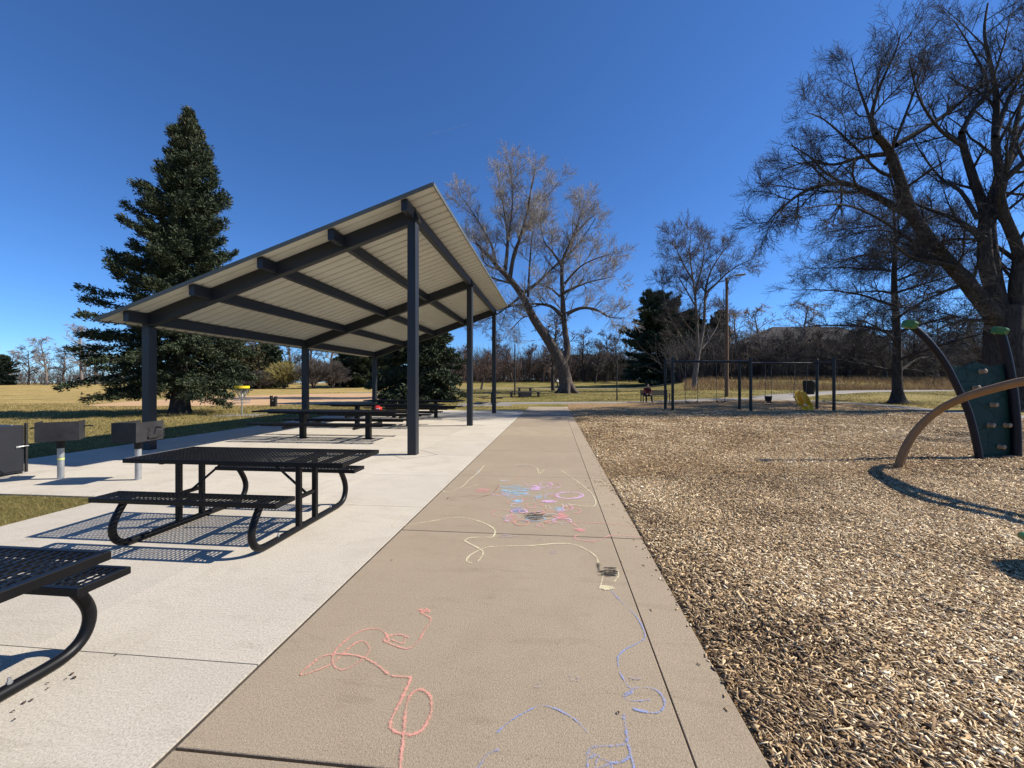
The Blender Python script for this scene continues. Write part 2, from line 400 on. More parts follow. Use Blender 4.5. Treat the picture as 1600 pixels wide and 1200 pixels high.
# chip bed: a sheet just above the lawn, then loose chips
ring = [w2(1.2, 27.4), w2(8, 28.2), w2(14, 29.6), w2(18.5, 30.5), w2(21.3, 29), w2(22.3, 25), w2(21.6, 20), w2(20.9, 15), w2(21, 8), w2(22, 0), w2(23, -8)]
poly = [(.86, -8), (.86, 26.9)] + ring
def inside(poly, u, v):
    c = np.zeros(len(u), bool); n = len(poly)
    for i in range(n):
        (x1, y1), (x2, y2) = poly[i], poly[i-1]
        c ^= ((y1 > v) != (y2 > v)) & (u < (x2 - x1)*(v - y1)/((y2 - y1) or 1e-9) + x1)
    return c
_vg = np.random.default_rng(99).random((64, 64))
def vnoise(u, v, s):
    x, y = np.asarray(u)*s + 20.3, np.asarray(v)*s + 17.7; i, j = np.floor(x).astype(int), np.floor(y).astype(int)
    a, b = x - i, y - j; a = a*a*(3 - 2*a); b = b*b*(3 - 2*b); g_ = lambda p, q: _vg[p % 64, q % 64]
    return (g_(i, j)*(1-a) + g_(i+1, j)*a)*(1-b) + (g_(i, j+1)*(1-a) + g_(i+1, j+1)*a)*b
def relief(u, v):
    return (.045*vnoise(u, v, .9) + .02*vnoise(u, v, 2.3))*np.clip((np.asarray(u) - .85)/.5, 0, 1)
cu = np.concatenate([np.linspace(.845, 9, 56), np.linspace(9.4, 25, 40)]); cv = np.concatenate([np.linspace(-8, .5, 20), np.linspace(.7, 14, 76), np.linspace(14.4, 33, 46)]); NU = len(cu)
Vc = np.array([(u, v, gz(u, v) - .010 + .78*float(relief(u, v))) for v in cv for u in cu])
fc = np.array([(j*NU+i, j*NU+i+1, (j+1)*NU+i+1, (j+1)*NU+i) for j in range(len(cv)-1) for i in range(NU-1)])
cen = Vc[fc].mean(1); fc = fc[inside(poly, cen[:, 0], cen[:, 1])]
tag(raw_mesh('chip_bed', Vc, fc, M['chip_base']), kind='structure')

ribbon('far_path', [w2(-2.5, 28.2), w2(8, 29), w2(14, 30.4), w2(19, 31.4), w2(22.2, 29.5), w2(23.3, 25), w2(22.6, 20), w2(21.9, 15), w2(22, 8), w2(23, 0), w2(24, -8)], 1.7, M['far_walk'], .02)
ribbon('side_path', [w2(19.5, 31.2), w2(24, 35), w2(34, 41.5), w2(50, 45), w2(85, 48)], 2.8, M['far_walk'], .028)
ribbon('distant_path', [w2(-24, 60), w2(-10, 66), w2(10, 70), w2(26, 71), w2(34, 73)], 2.2, M['far_walk'], .03, 1.2)

# baseball infield
def sheet(name, pts, mat, lift, step=1.0):
    a = np.array(pts); lo, hi = a.min(0), a.max(0)
    xs = np.arange(lo[0], hi[0] + step, step); ys = np.arange(lo[1], hi[1] + step, step)
    V = np.array([(x, y, gz(x, y) - .02 + lift) for y in ys for x in xs]); n = len(xs)
    f = np.array([(j*n+i, j*n+i+1, (j+1)*n+i+1, (j+1)*n+i) for j in range(len(ys)-1) for i in range(n-1)])
    c = V[f].mean(1); f = f[inside(pts, c[:, 0], c[:, 1])]
    return tag(raw_mesh(name, V, f, mat), kind='structure')
inf = [w2(*q) for q in ((-28.5, 27), (-26, 26.2), (-20, 26.6), (-17, 27.2), (-13, 29), (-9.5, 32), (-9, 38), (-13, 50), (-20, 59), (-27, 56), (-32, 44), (-31, 34))]
sheet('infield', inf, M['dirt'], .012, .4)
sheet('disc_pad', [w2(*q) for q in ((-13.6, 18.4), (-11.6, 18.4), (-11.6, 19.8), (-13.6, 19.8))], M['far_walk'], .014, .2)
sheet('small_pad', [w2(*q) for q in ((-3.6, 25.6), (.1, 26.2), (-.6, 28.6), (-3.6, 28.2))], M['far_walk'], .014, .2)

# ---- the brown walk and the pale slab: cast panels with open joints
UL, UR, UJ = -1.564, .837, .55
g = .006
wk = MB()
vj = [-3.5, -.98, 1.53, 4.04, 6.52, 9.0, 11.5, 14.0, 16.5, 19.0, 21.5, 24.0, 26.6]
for a, b in zip(vj, vj[1:]):
    gg = .007 if abs(b - 4.04) < .01 or abs(b - 1.53) < .01 else .004
    ga = .007 if abs(a - 4.04) < .01 or abs(a - 1.53) < .01 else .004
    wk.bbox((UL + .016, a + ga, -.12), (UJ - .003, b - gg, 0), .003)
    wk.bbox((UJ + .003, a + ga, -.12), (UR, b - gg, 0), .003)
def pours(o, seed, k=9):
    me = o.data; n = len(me.polygons); rr = np.random.default_rng(seed); a = me.attributes.new('pour', 'FLOAT', 'FACE')
    a.data.foreach_set('value', np.repeat(rr.uniform(0, 1, n//10 + 1), 10)[:n].astype(np.float32)); return o
tag(pours(wk.build('walkway', M['walk']), 4), kind='structure')
PU0, PU1 = -9.05, -2.94
PV = [8.32, 14.12, 19.92]
sl = MB()
uj = [-10.3, -9.05, -5.75, -2.94, -1.57]
sj = [-3.5, -.8, 2.03, 4.80, 6.45, 8.32, 11.2, 14.12, 17.0, 19.92, 21.9]
for a, b in zip(sj, sj[1:]):
    for c, d in zip(uj, uj[1:]):
        if c < -5.76 and a < 4.7: continue
        ga = .003; gu = .0008
        sl.bbox((c + gu, a + ga, -.12), (d - gu, b - ga, 0), .0003)
tag(pours(sl.build('patio_slab', M['slab']), 8), kind='structure')
jf = MB(); jf.box((UL - .003, -3.5, -.1), (UL + .0155, 21.8, -.006)); tag(jf.build('joint_filler', speckled('dirty_joint', (.035, .027, .02), (.09, .07, .05), 6, .95)), kind='structure')

# ------------------------------------------------------------------ loose chips, grass
rng = np.random.default_rng(7)
def scatter_quads(name, u, v, z, ln, wd, yaw, pitch, roll, tone, mat):
    n = len(u)
    ca, sa = np.cos(yaw), np.sin(yaw); cp, sp = np.cos(pitch), np.sin(pitch)
    ax = np.stack([ca*cp, sa*cp, sp], 1)
    cr, sr = np.cos(roll), np.sin(roll)
    s0 = np.stack([-sa, ca, np.zeros(n)], 1); up = np.cross(ax, s0)
    sd = s0*cr[:, None] + up*sr[:, None]
    c = np.stack([u, v, z], 1)
    nn = np.cross(ax, sd)*(wd*.35)[:, None]
    A = ax*(ln/2)[:, None]; B = sd*(wd/2)[:, None]
    tp = rng.uniform(.35, 1, (n, 1))
    V = np.stack([c - A - B*tp, c + A*.9 - B, c + A + B*tp, c - A*.95 + B], 1)
    V = np.concatenate([V, V - nn[:, None, :]], 1).reshape(-1, 3)
    o = np.arange(n)[:, None]*8
    fs = np.concatenate([o + np.array([[0, 1, 2, 3]]), o + np.array([[0, 4, 5, 1]]), o + np.array([[2, 6, 7, 3]]), o + np.array([[1, 5, 6, 2]]), o + np.array([[3, 7, 4, 0]])])
    return tag(raw_mesh(name, V, fs, mat, tone=np.tile(tone, 5)), kind='stuff')
def chips():
    N = 250000
    # denser near the walk and the eye
    d = np.sqrt(rng.uniform(.8**2, 6.5**2, N)); xc = rng.uniform(0, 1.5, N)*d + .3
    N2 = 180000
    d2 = 6.5*np.exp(rng.uniform(0, math.log(24/6.5), N2)); x2 = rng.uniform(-.05, 1.45, N2)*d2
    N3 = 230000; d3 = rng.uniform(-1.5, 8.6, N3); x3 = rng.uniform(.5, 13, N3); ok3 = x3 > 1.45*d3
    d = np.concatenate([d, d2, d3[ok3]]); xc = np.concatenate([xc, x2, x3[ok3]])
    u = -d*sT + xc*cT; v = d*cT + xc*sT
    k = inside(poly, u, v) & (u > .85); u, v, d = u[k], v[k], d[k]; n = len(u)
    spill = 450                       # chips kicked onto the walk
    su = .852 - rng.exponential(.045, spill)*(.4 + 1.6*vnoise(np.zeros(spill), np.arange(spill)*.02, 1.0)); sv = rng.uniform(1.0, 24, spill)
    k = rng.random(spill) < .17
    sv[k] = rng.normal(6.15, .22, k.sum()); su[k] = .84 - rng.exponential(.18, k.sum())
    ok = su > UL; su, sv = su[ok], sv[ok]; m = len(su)
    big = np.clip(d/7, 1, 1.9)*np.where((d < 8.6) & (u > 6), 1.3, 1)
    ln = rng.lognormal(math.log(.028), .55, n)*big; wd = rng.lognormal(math.log(.0062), .48, n)*big
    z = np.array([gz(a, b) for a, b in zip(u, v)]) - .008 + relief(u, v) + rng.uniform(0, .02, n)
    lump = .5 + .5*np.sin(u*1.9 + np.sin(v*1.3)*1.5)*np.sin(v*1.7 + 1)
    tone = np.clip(rng.beta(1.1, 1.2, n)*.95 + .10*(lump - .4) + .25*(vnoise(u, v, .75) - .47) + .2*(vnoise(u, v, 2.1) - .5), 0, 1)
    U = np.concatenate([u, su]); Vv = np.concatenate([v, sv]); Z = np.concatenate([z, np.full(m, .006)])
    n2 = n + m
    scatter_quads('wood_chips', U, Vv, Z, np.concatenate([ln, rng.uniform(.012, .03, m)]), np.concatenate([wd, rng.uniform(.005, .011, m)]),
                  rng.uniform(0, 6.28, n2), np.concatenate([rng.normal(0, .20, n), rng.normal(0, .05, m)]), np.concatenate([rng.normal(0, .28, n), rng.normal(0, .08, m)]),
                  np.concatenate([tone, rng.beta(1.2, 1.6, m)]), M['chips'])
chips()
def blades(name, u, v, h, w, tone, mat, lean=.5):
    n = len(u); z = np.array([gz(a, b) for a, b in zip(u, v)]) - .022
    yaw = rng.uniform(0, 6.28, n); le = rng.normal(0, lean, (n, 2))*h[:, None]
    b = np.stack([u, v, z], 1); s = np.stack([np.cos(yaw), np.sin(yaw), np.zeros(n)], 1)*(w/2)[:, None]
    t = b + np.stack([le[:, 0], le[:, 1], h], 1)
    V = np.stack([b - s, b + s, t], 1).reshape(-1, 3)
    return tag(raw_mesh(name, V, np.arange(3*n).reshape(n, 3), mat, tone=tone), kind='stuff')
n = 60000
u = rng.uniform(-10.4, -5.765, n); v = rng.uniform(.5, 4.785, n)
blades('lawn_grass', u, v, rng.uniform(.025, .06, n), rng.uniform(.003, .006, n), np.clip(rng.beta(2, 2.4, n), 0, 1), M['blade'], .8)
n = 110000
d = 6.5*np.exp(rng.uniform(0, math.log(30/6.5), n)); xc = rng.uniform(-1.35, -.25, n)*d
u = -d*sT + xc*cT; v = d*cT + xc*sT
k = ((u < -10.33) | (v > 21.95)) & ~inside(inf, u, v); u, v, d = u[k], v[k], d[k]; n = len(u)
blades('lawn_grass', u, v, rng.uniform(.025, .06, n)*np.clip(d/12, 1, 1.6), rng.uniform(.006, .012, n)*np.clip(d/9, 1, 2.4), np.clip(rng.beta(2.2, 2.0, n) + .04, 0, 1), M['blade'], .9)
n = 110000
d = 24*np.exp(rng.uniform(0, math.log(62/24), n)); xc = rng.uniform(-.5, 1.3, n)*d
u = -d*sT + xc*cT; v = d*cT + xc*sT
k = ~inside(inf, u, v) & ~inside(poly, u, v) & ~((v < 26.9) & (u > UL - .1) & (u < UR + .1)) & ~((u > -4.4) & (u < 0) & (v > 25.2) & (v < 29))
for pts_, wd_ in PATHS:
    for a, b in zip(pts_, pts_[1:]):
        ab = b - a; tt = np.clip(((u - a[0])*ab[0] + (v - a[1])*ab[1])/(ab @ ab), 0, 1)
        k &= np.hypot(u - a[0] - tt*ab[0], v - a[1] - tt*ab[1]) > wd_/2 + .25
k &= vnoise(u, v, .35) + rng.normal(0, .16, n) > .42
u, v, d = u[k], v[k], d[k]; n = len(u)
blades('lawn_grass', u, v, rng.uniform(.04, .085, n), rng.uniform(.02, .05, n)*np.clip(d/30, 1, 1.8), np.clip(rng.beta(1.6, 1.4, n) + .1*(vnoise(u, v, .5) - .5), 0, 1), M['blade'], .9)
n = 34000
d = rng.uniform(44, 66, n); xc = rng.uniform(.42, 1.35, n)*d
u = -d*sT + xc*cT; v = d*cT + xc*sT
k = np.sin(xc*.21 + d*.4) + rng.normal(0, .6, n) > -.5; u, v, d = u[k], v[k], d[k]; n = len(u)
blades('tall_grass', u, v, rng.uniform(.3, .85, n), rng.uniform(.03, .07, n), np.clip(rng.beta(2, 2, n), 0, 1), M['tall'], .35)

# ------------------------------------------------------------------ chalk drawings (thin layers on the walk)
def cA(p): return (440 + p[0]/2.5, 860 + p[1]/2.5)
def cB(p): return (600 + p[0]/3.556, 700 + p[1]/3.556)
def smooth_line(pts, n=6):
    pts = [Vector(p) for p in pts]; out = []
    for i in range(len(pts)-1):
        p0, p1, p2, p3 = pts[max(i-1, 0)], pts[i], pts[i+1], pts[min(i+2, len(pts)-1)]
        for k in range(n):
            t = k/n
            out.append(.5*((2*p1) + (p2-p0)*t + (2*p0-5*p1+4*p2-p3)*t*t + (3*p1-p0-3*p2+p3)*t**3))
    return out + [pts[-1]]
zc = [.003]
def stroke(mb, pts, w, conv, n=6):
    pts = smooth_line([G(*conv(p)).xy for p in pts], n); V = []; w *= 1.05 if conv is cA else 1.6
    rr = random.Random(len(pts)); zc[0] += .00003; z0 = zc[0]
    m = len(pts); prs = 1
    for i, p in enumerate(pts):
        z = z0 + i*1.1e-5; prs = .8*prs + .2*rr.uniform(.6, 1.4)
        t = (pts[min(i+1, m-1)] - pts[max(i-1, 0)])
        t = t.normalized() if t.length > 1e-6 else Vector((1, 0)); s = Vector((t.y, -t.x))*(w/2*rr.uniform(.7, 1.25))
        V += [(p.x - s.x, p.y - s.y, z), (p.x, p.y, z), (p.x + s.x, p.y + s.y, z)]; mb.tone += [0, min(1, prs*(.78 if conv is cA else .90)), 0]
    mb.add(V, [(3*i+k, 3*i+k+1, 3*i+k+4, 3*i+k+3) for i in range(m-1) for k in (0, 1)])
def scribble(c, rx, ry, n, seed):          # a patch rubbed to and fro
    rr = random.Random(seed); out = []; sl = rr.uniform(-.35, .35)
    for i in range(n):
        t = 2*i/(n-1) - 1; w = math.sqrt(max(.1, 1 - t*t))
        x = rx*w*(1 if i % 2 else -1)*rr.uniform(.6, 1.1); y = ry*t + rr.uniform(-.25, .25)*ry
        out.append((c[0] + x, c[1] + y + sl*x*ry/rx))
    return out
def loop(c, rx, ry, turns=1.1, a0=0, grow=0):
    return [(c[0] + rx*(1 + grow*t)*math.cos(a0 + t*turns*6.283), c[1] + ry*(1 + grow*t)*math.sin(a0 + t*turns*6.283)) for t in np.linspace(0, 1, int(14*turns)+3)]
def chalk_obj(label, parts):
    t = thing('chalk_drawing', label, 'chalk drawing', (0, 0, 0), group='chalk drawings on the walk')
    words = {'pink': 'salmon pink', 'blue': 'blue', 'yellow': 'pale yellow', 'sky': 'sky blue', 'violet': 'lilac', 'rose': 'rose', 'char': 'charcoal', 'white': 'white', 'faint': 'faint lilac'}
    for col, pts, w, conv in parts:
        mb = MB(); stroke(mb, pts, w, conv); o = mb.build('chalk_line', CH[col], t)
        at = o.data.attributes.new('press', 'FLOAT', 'POINT'); at.data.foreach_set('value', np.array(mb.tone, np.float32)); o['label'] = words[col] + ' chalk stroke'
chalk_obj('looping salmon pink chalk scribble near the bottom of the brown walk', [
    ('pink', [(528, 236), (560, 228), (577, 240), (548, 246), (583, 268), (560, 312), (530, 360), (490, 385), (440, 372), (400, 352), (425, 335), (465, 330), (497, 343)], .026, cA),
    ('pink', [(540, 232), (565, 238), (545, 240), (572, 234)], .05, cA),
    ('pink', [(482, 340), (474, 366), (430, 350)], .02, cA),
    ('pink', [(420, 356), (405, 325), (375, 307), (320, 313), (260, 345), (212, 392), (198, 430), (212, 460), (246, 467), (290, 446), (333, 410), (342, 382), (320, 355), (280, 370), (240, 405), (200, 442), (140, 470), (75, 488), (112, 450), (165, 415), (240, 407), (320, 420), (380, 455), (425, 490), (502, 497)], .026, cA),
    ('pink', [(502, 492), (500, 515), (470, 580), (435, 648), (425, 695), (470, 718), (520, 720), (560, 690), (585, 630), (580, 572), (548, 545), (515, 556), (490, 600), (480, 680), (474, 750), (462, 870)], .030, cA)])
chalk_obj('long wavering blue chalk line with curls along the right joint of the walk', [
    ('blue', [(1285, 155), (1330, 205), (1390, 265), (1420, 335), (1395, 362), (1340, 390), (1315, 420), (1320, 470), (1345, 520), (1370, 555), (1332, 572), (1380, 541), (1460, 545), (1496, 590), (1480, 632), (1425, 634), (1372, 620)], .024, cA),
    ('blue', [(1335, 575), (1370, 590), (1440, 585)], .022, cA),
    ('blue', [(1335, 640), (1345, 700), (1340, 758), (1210, 775), (1196, 860)], .034, cA),
    ('blue', [(1210, 790), (1260, 820), (1320, 832), (1362, 800), (1350, 750), (1380, 860)], .026, cA),
    ('blue', [(1200, 815), (1240, 800), (1225, 850), (1290, 838), (1270, 870)], .024, cA)])
chalk_obj('arched blue chalk stroke low in the middle of the walk', [
    ('blue', [(840, 715), (900, 665), (970, 625), (1015, 607), (1080, 625), (1150, 665), (1195, 712)], .022, cA),
    ('blue', [(765, 860), (800, 802), (850, 780)], .034, cA), ('blue', [(760, 860), (790, 825)], .03, cA)])
chalk_obj('pale yellow chalk line winding from the slab across the cracked joint to a black blot', [
    ('yellow', [(120, 430), (250, 410), (390, 388), (480, 395), (570, 425), (615, 458), (603, 495), (550, 497), (480, 500), (450, 515), (472, 531), (545, 572), (542, 606), (520, 632)], .022, cB),
    ('yellow', [(490, 640), (458, 630), (478, 598), (550, 560), (620, 548), (800, 545), (970, 532), (1060, 540), (1130, 570), (1178, 606), (1190, 640)], .022, cB),
    ('yellow', [(120, 432), (60, 442), (45, 430), (90, 385), (150, 335)], .014, cB),
    ('char', scribble((1245, 690), 60, 24, 20, 3), .018, cB), ('char', [(1190, 640), (1195, 680), (1230, 700), (1290, 712)], .04, cB),
    ('yellow', [(1220, 700), (1208, 750), (1200, 785)], .018, cB), ('yellow', [(1300, 680), (1302, 715), (1278, 745)], .018, cB),
    ('yellow', scribble((1237, 779), 40, 9, 16, 5), .03, cB)])
cl = [('yellow', [(325, 237), (350, 245), (420, 222), (448, 205), (470, 180), (520, 140), (548, 108), (568, 97), (700, 97), (800, 95), (848, 112), (858, 142)], .022, cB),
      ('yellow', [(865, 145), (905, 115), (980, 125), (1050, 170), (1110, 215), (1160, 262), (1170, 322), (1060, 318), (1020, 312)], .022, cB),
      ('yellow', [(360, 215), (440, 225), (520, 205)], .02, cB),
      ('white', scribble((525, 132), 14, 8, 9, 2), .03, cB), ('white', scribble((665, 181), 40, 3, 9, 4), .025, cB),
      ('sky', scribble((735, 238), 92, 26, 24, 6), .024, cB), ('sky', scribble((745, 296), 34, 8, 14, 7), .026, cB), ('sky', scribble((860, 272), 26, 12, 10, 8), .022, cB), ('sky', [(645, 210), (680, 235), (660, 260), (740, 275)], .028, cB),
      ('blue', scribble((740, 346), 44, 14, 14, 9), .02, cB), ('sky', scribble((975, 345), 36, 14, 12, 19), .02, cB),
      ('violet', scribble((845, 222), 34, 14, 20, 10), .03, cB), ('violet', loop((900, 205), 34, 12, 2.2), .022, cB), ('violet', loop((945, 210), 36, 14, 1.3, 1), .02, cB),
      ('violet', loop((1030, 265), 60, 15, 2.3, 0, .35), .028, cB), ('violet', scribble((920, 299), 48, 6, 16, 11), .028, cB), ('violet', [(775, 190), (800, 215), (830, 240)], .022, cB),
      ('violet', [(890, 240), (940, 258), (1000, 238)], .018, cB),
      ('rose', scribble((548, 238), 44, 10, 16, 12), .026, cB), ('rose', [(460, 215), (560, 205), (640, 210), (600, 240), (480, 255)], .018, cB),
      ('rose', [(560, 262), (650, 262), (740, 275), (800, 292)], .02, cB), ('rose', loop((815, 320), 28, 16, 1.6), .018, cB),
      ('rose', scribble((985, 380), 40, 15, 20, 13), .03, cB), ('rose', scribble((700, 396), 46, 18, 11, 14), .022, cB), ('rose', [(930, 375), (1010, 400), (1075, 440), (1060, 415), (1180, 418), (1290, 425), (1405, 437)], .022, cB),
      ('rose', loop((1060, 350), 34, 14, .7, 3.6), .02, cB), ('rose', scribble((1090, 457), 42, 9, 13, 15), .022, cB), ('rose', [(1080, 480), (1058, 506), (1150, 520), (1210, 508), (1262, 488), (1350, 490), (1435, 496)], .022, cB),
      ('pink', [(740, 160), (745, 172)], .02, cB),
      ('char', scribble((835, 381), 64, 20, 26, 16), .020, cB), ('char', [(775, 365), (830, 378), (935, 380)], .026, cB), ('char', [(355, 285), (365, 275), (480, 268), (590, 262), (640, 206)], .014, cB), ('char', [(365, 292), (480, 288), (585, 262)], .012, cB),
      ('yellow', [(895, 320), (905, 338)], .018, cB), ('yellow', [(915, 318), (925, 338)], .018, cB), ('yellow', [(990, 312), (1000, 330), (1012, 318), (1018, 332)], .018, cB),
      ('faint', scribble((810, 405), 70, 8, 12, 17), .03, cB), ('faint', scribble((680, 490), 60, 10, 10, 20), .035, cB), ('faint', scribble((945, 580), 30, 10, 9, 18), .03, cB), ('faint', scribble((860, 512), 26, 8, 8, 21), .025, cB), ('faint', [(480, 345), (520, 340), (700, 330)], .018, cB),
      ('faint', scribble((780, 98), 50, 5, 9, 24), .03, cB), ('faint', [(870, 400), (960, 425), (1040, 428)], .024, cB)]
rr_ = random.Random(12)
for k in range(34):
    c_ = (rr_.uniform(640, 1080), rr_.uniform(190, 430)); col_ = ('violet', 'rose', 'sky', 'violet', 'white', 'rose', 'pink')[k % 7]
    if k % 3: cl.append((col_, loop(c_, rr_.uniform(22, 60), rr_.uniform(8, 20), rr_.uniform(.7, 1.9), rr_.uniform(0, 6), rr_.uniform(-.3, .4)), .016, cB))
    else: cl.append((col_, [(c_[0] + rr_.uniform(-70, 70), c_[1] + rr_.uniform(-22, 22)) for _ in range(5)], .016, cB))
chalk_obj('crowded many-coloured chalk scribbles of sky blue, lilac, rose and charcoal across the walk', cl)
chalk_obj('faint rubbed lilac chalk smudges in the middle of the walk', [('faint', scribble((1015, 530), 30, 18, 9, 22), .03, cA), ('faint', scribble((1140, 500), 40, 12, 9, 23), .03, cA), ('faint', scribble((1380, 505), 26, 8, 8, 25), .03, cA)])

# ------------------------------------------------------------------ picnic tables
def expanded(mb, x0, x1, y0, y1, z, sx=.042, sy=.088, w=.0042, t=.006):
    nx = int(round((x1 - x0)/sx)); sx = (x1 - x0)/nx
    ny = max(2, int(round((y1 - y0)/(sy/2)))); sy2 = (y1 - y0)/ny
    for i in range(nx + 1):
        if True:
            xs = [x0 + i*sx + (sx*.46 if (j % 2) == 0 else -sx*.0) - sx*.23 for j in range(ny + 1)]
            for side in (0, 1):
                if side and i == nx: continue
                X = [min(max(x if not side else 2*(x0 + (i+.5)*sx) - x, x0), x1) for x in xs] if side else [min(max(x, x0), x1) for x in xs]
                V = []
                fs = []
                for j in range(ny):
                    wj = .0125 if (X[j+1] - X[j]) < 0 else .0045
                    for x, y in ((X[j], y0 + j*sy2), (X[j+1], y0 + (j+1)*sy2)):
                        V += [(x - wj/2, y, z - t), (x + wj/2, y, z - t), (x + wj/2, y, z), (x - wj/2, y, z)]
                    a = 8*j
                    fs += [(a, a+1, a+5, a+4), (a+1, a+2, a+6, a+5), (a+2, a+3, a+7, a+6), (a+3, a, a+4, a+7)]
                mb.add(V, fs)
def rim(mb, x0, x1, y0, y1, ztop, h=.04, w=.03):
    for lo, hi in (((x0, y0), (x1, y0 + w)), ((x0, y1 - w), (x1, y1)), ((x0, y0 + w), (x0 + w, y1 - w)), ((x1 - w, y0 + w), (x1, y1 - w))):
        mb.bbox((lo[0], lo[1], ztop - h), (hi[0], hi[1], ztop), .004)
def panel(name, x0, x1, y0, y1, ztop, parent, cross):
    a = MB(); rim(a, x0, x1, y0, y1, ztop)
    for cx in cross: a.box((cx - .02, y0 + .03, ztop - .035), (cx + .02, y1 - .03, ztop - .009))
    o = a.build(name, M['black'], parent)
    b = MB(); expanded(b, x0 + .028, x1 - .028, y0 + .028, y1 - .028, ztop - .003)
    b.build('mesh_panel', M['black'], o)
    return o
def make_tube_table(loc, label):
    t = thing('picnic_table', label, 'picnic table', loc, group='tube-framed picnic tables on the patio')
    panel('tabletop', -1.02, 1.27, -.40, .40, .745, t, (-.67, 0, .67, 1.0))
    for s in (-1, 1):
        lo, hi = sorted((s*.55, s*.81))
        panel('bench', -.88, .90, lo, hi, .475, t, (-.66, 0, .66))
    for sx in (-.665, .665):
        f = MB()
        half = [(.665, .445), (.715, .375), (.765, .29), (.79, .21), (.78, .135), (.74, .075), (.67, .042), (.56, .034)]
        half = [tuple(p) for p in smooth_line(half, 3)]
        pts = [(sx, -y, z) for y, z in half] + [(sx, 0, .034)] + [(sx, y, z) for y, z in reversed(half)]
        f.tube(pts, .031, 12)
        for s in (-1, 1):
            f.bar((sx, s*.57, .438), (sx, s*.80, .438), .05, .012)
        o = f.build('tube_leg', M['black'], t, smooth=True)
        for s in (-1, 1):
            b = MB(); b.lathe([(.012, 0), (.012, .012), (.007, .014), (.007, .03)], (sx, s*.45, .062), 6)
            b.build('bolt', M['galv'], o)
        p = MB()
        for s in (-1, 1): p.bar((sx, s*.14, .05), (sx, s*.14, .72), .05, .05, (1, 0, 0), .006)
        p.bar((sx, -.34, .70), (sx, .34, .70), .04, .03)
        p.bar((sx, -.115, .34), (sx, .115, .34), .035, .035)
        p.build('upright', M['black'], t)
        q = MB(); q.tube([(sx, 0, .34), (sx*.34, 0, .70)], .013, 8); q.build('brace', M['black'], t, smooth=True)
    return t
UC = -3.235
t1 = make_tube_table((UC, 4.04, 0), 'black mesh picnic table on curved tube legs, whole in view on the pale slab')
dup(t1, (UC - .02, 1.25, 0), 0, 'black mesh picnic table cut off by the lower left edge of the photo')

def make_long_table(loc, label):
    t = thing('long_picnic_table', label, 'picnic table', loc, group='long pedestal tables under the pavilion')
    panel('tabletop', -2.12, 2.12, -.40, .40, .755, t, (-1.6, -.93, 0, .93, 1.6))
    a = MB()
    for s in (-1, 1): a.bar((-1.75, s*.25, .70), (1.75, s*.25, .70), .05, .05)
    for sx in (-.93, .93): a.bar((sx, -.34, .70), (sx, .34, .70), .049, .049)
    a.build('top_support', M['black'], t)
    for s in (-1, 1):
        lo, hi = sorted((s*.56, s*.83)); o = panel('bench', -1.92, 1.92, lo, hi, .47, t, (-1.4, -.93, 0, .93, 1.4))
        b = MB(); b.bar((-1.62, s*.695, .415), (1.62, s*.695, .415), .05, .05); b.build('bench_support', M['black'], o)
    for sx in (-.93, .93):
        p = MB(); p.bbox((sx - .065, -.065, 0), (sx + .065, .065, .674), .004); p.box((sx - .13, -.13, 0), (sx + .13, .13, .014))
        o = p.build('pedestal', M['black'], t)
        q = MB(); q.bar((sx, -.82, .36), (sx, .82, .36), .06, .06); q.build('bench_arm', M['black'], o)
    return t
l1 = make_long_table((-5.87, 10.5, 0), 'nearest long black pedestal table under the pavilion, red thing on its top')
dup(l1, (-5.95, 13.75, 0), 0, 'middle long black pedestal table under the pavilion')
dup(l1, (-5.97, 17.1, 0), 0, 'farthest long black pedestal table under the pavilion, before the dark spruce')

# red package on the nearest long table
pr = G(588, 641, .755)
t = thing('food_package', 'small red and white package left on the nearest long table', 'package', (pr.x, 10.78, .757), .3)
a = MB(); a.lathe([(.085, 0), (.10, .02), (.10, .055), (.085, .07)], (0, 0, 0), 8, .39); a.build('package_body', M['red'], t, True)
a = MB(); a.bbox((-.05, -.06, .0702), (.07, .05, .082), .006); a.bbox((-.075, -.035, .0822), (.035, .055, .115), .012); a.build('package_lid', M['red'], t)
a = MB(); a.boxc((0, -.098, .036), (.10, .012, .02)); a.build('white_stripe', M['white'], t)

# small far pedestal table beyond the pavilion
c = onpx(769, 28.2)
t = thing('pedestal_table', 'small black pedestal table beyond the pavilion, half hidden by its rear post', 'picnic table', c, R(80))
a = MB(); a.bbox((-.9, -.38, .72), (.9, .38, .765), .01); a.build('tabletop', M['black'], t)
for s in (-1, 1):
    a = MB(); lo, hi = sorted((s*.55, s*.82)); a.bbox((-.88, lo, .42), (.88, hi, .46), .01); a.build('bench', M['black'], t)
a = MB(); a.bbox((-.07, -.07, 0), (.07, .07, .72), .005); a.bar((0, -.75, .36), (0, .75, .36), .06, .06); a.build('pedestal', M['black'], t)

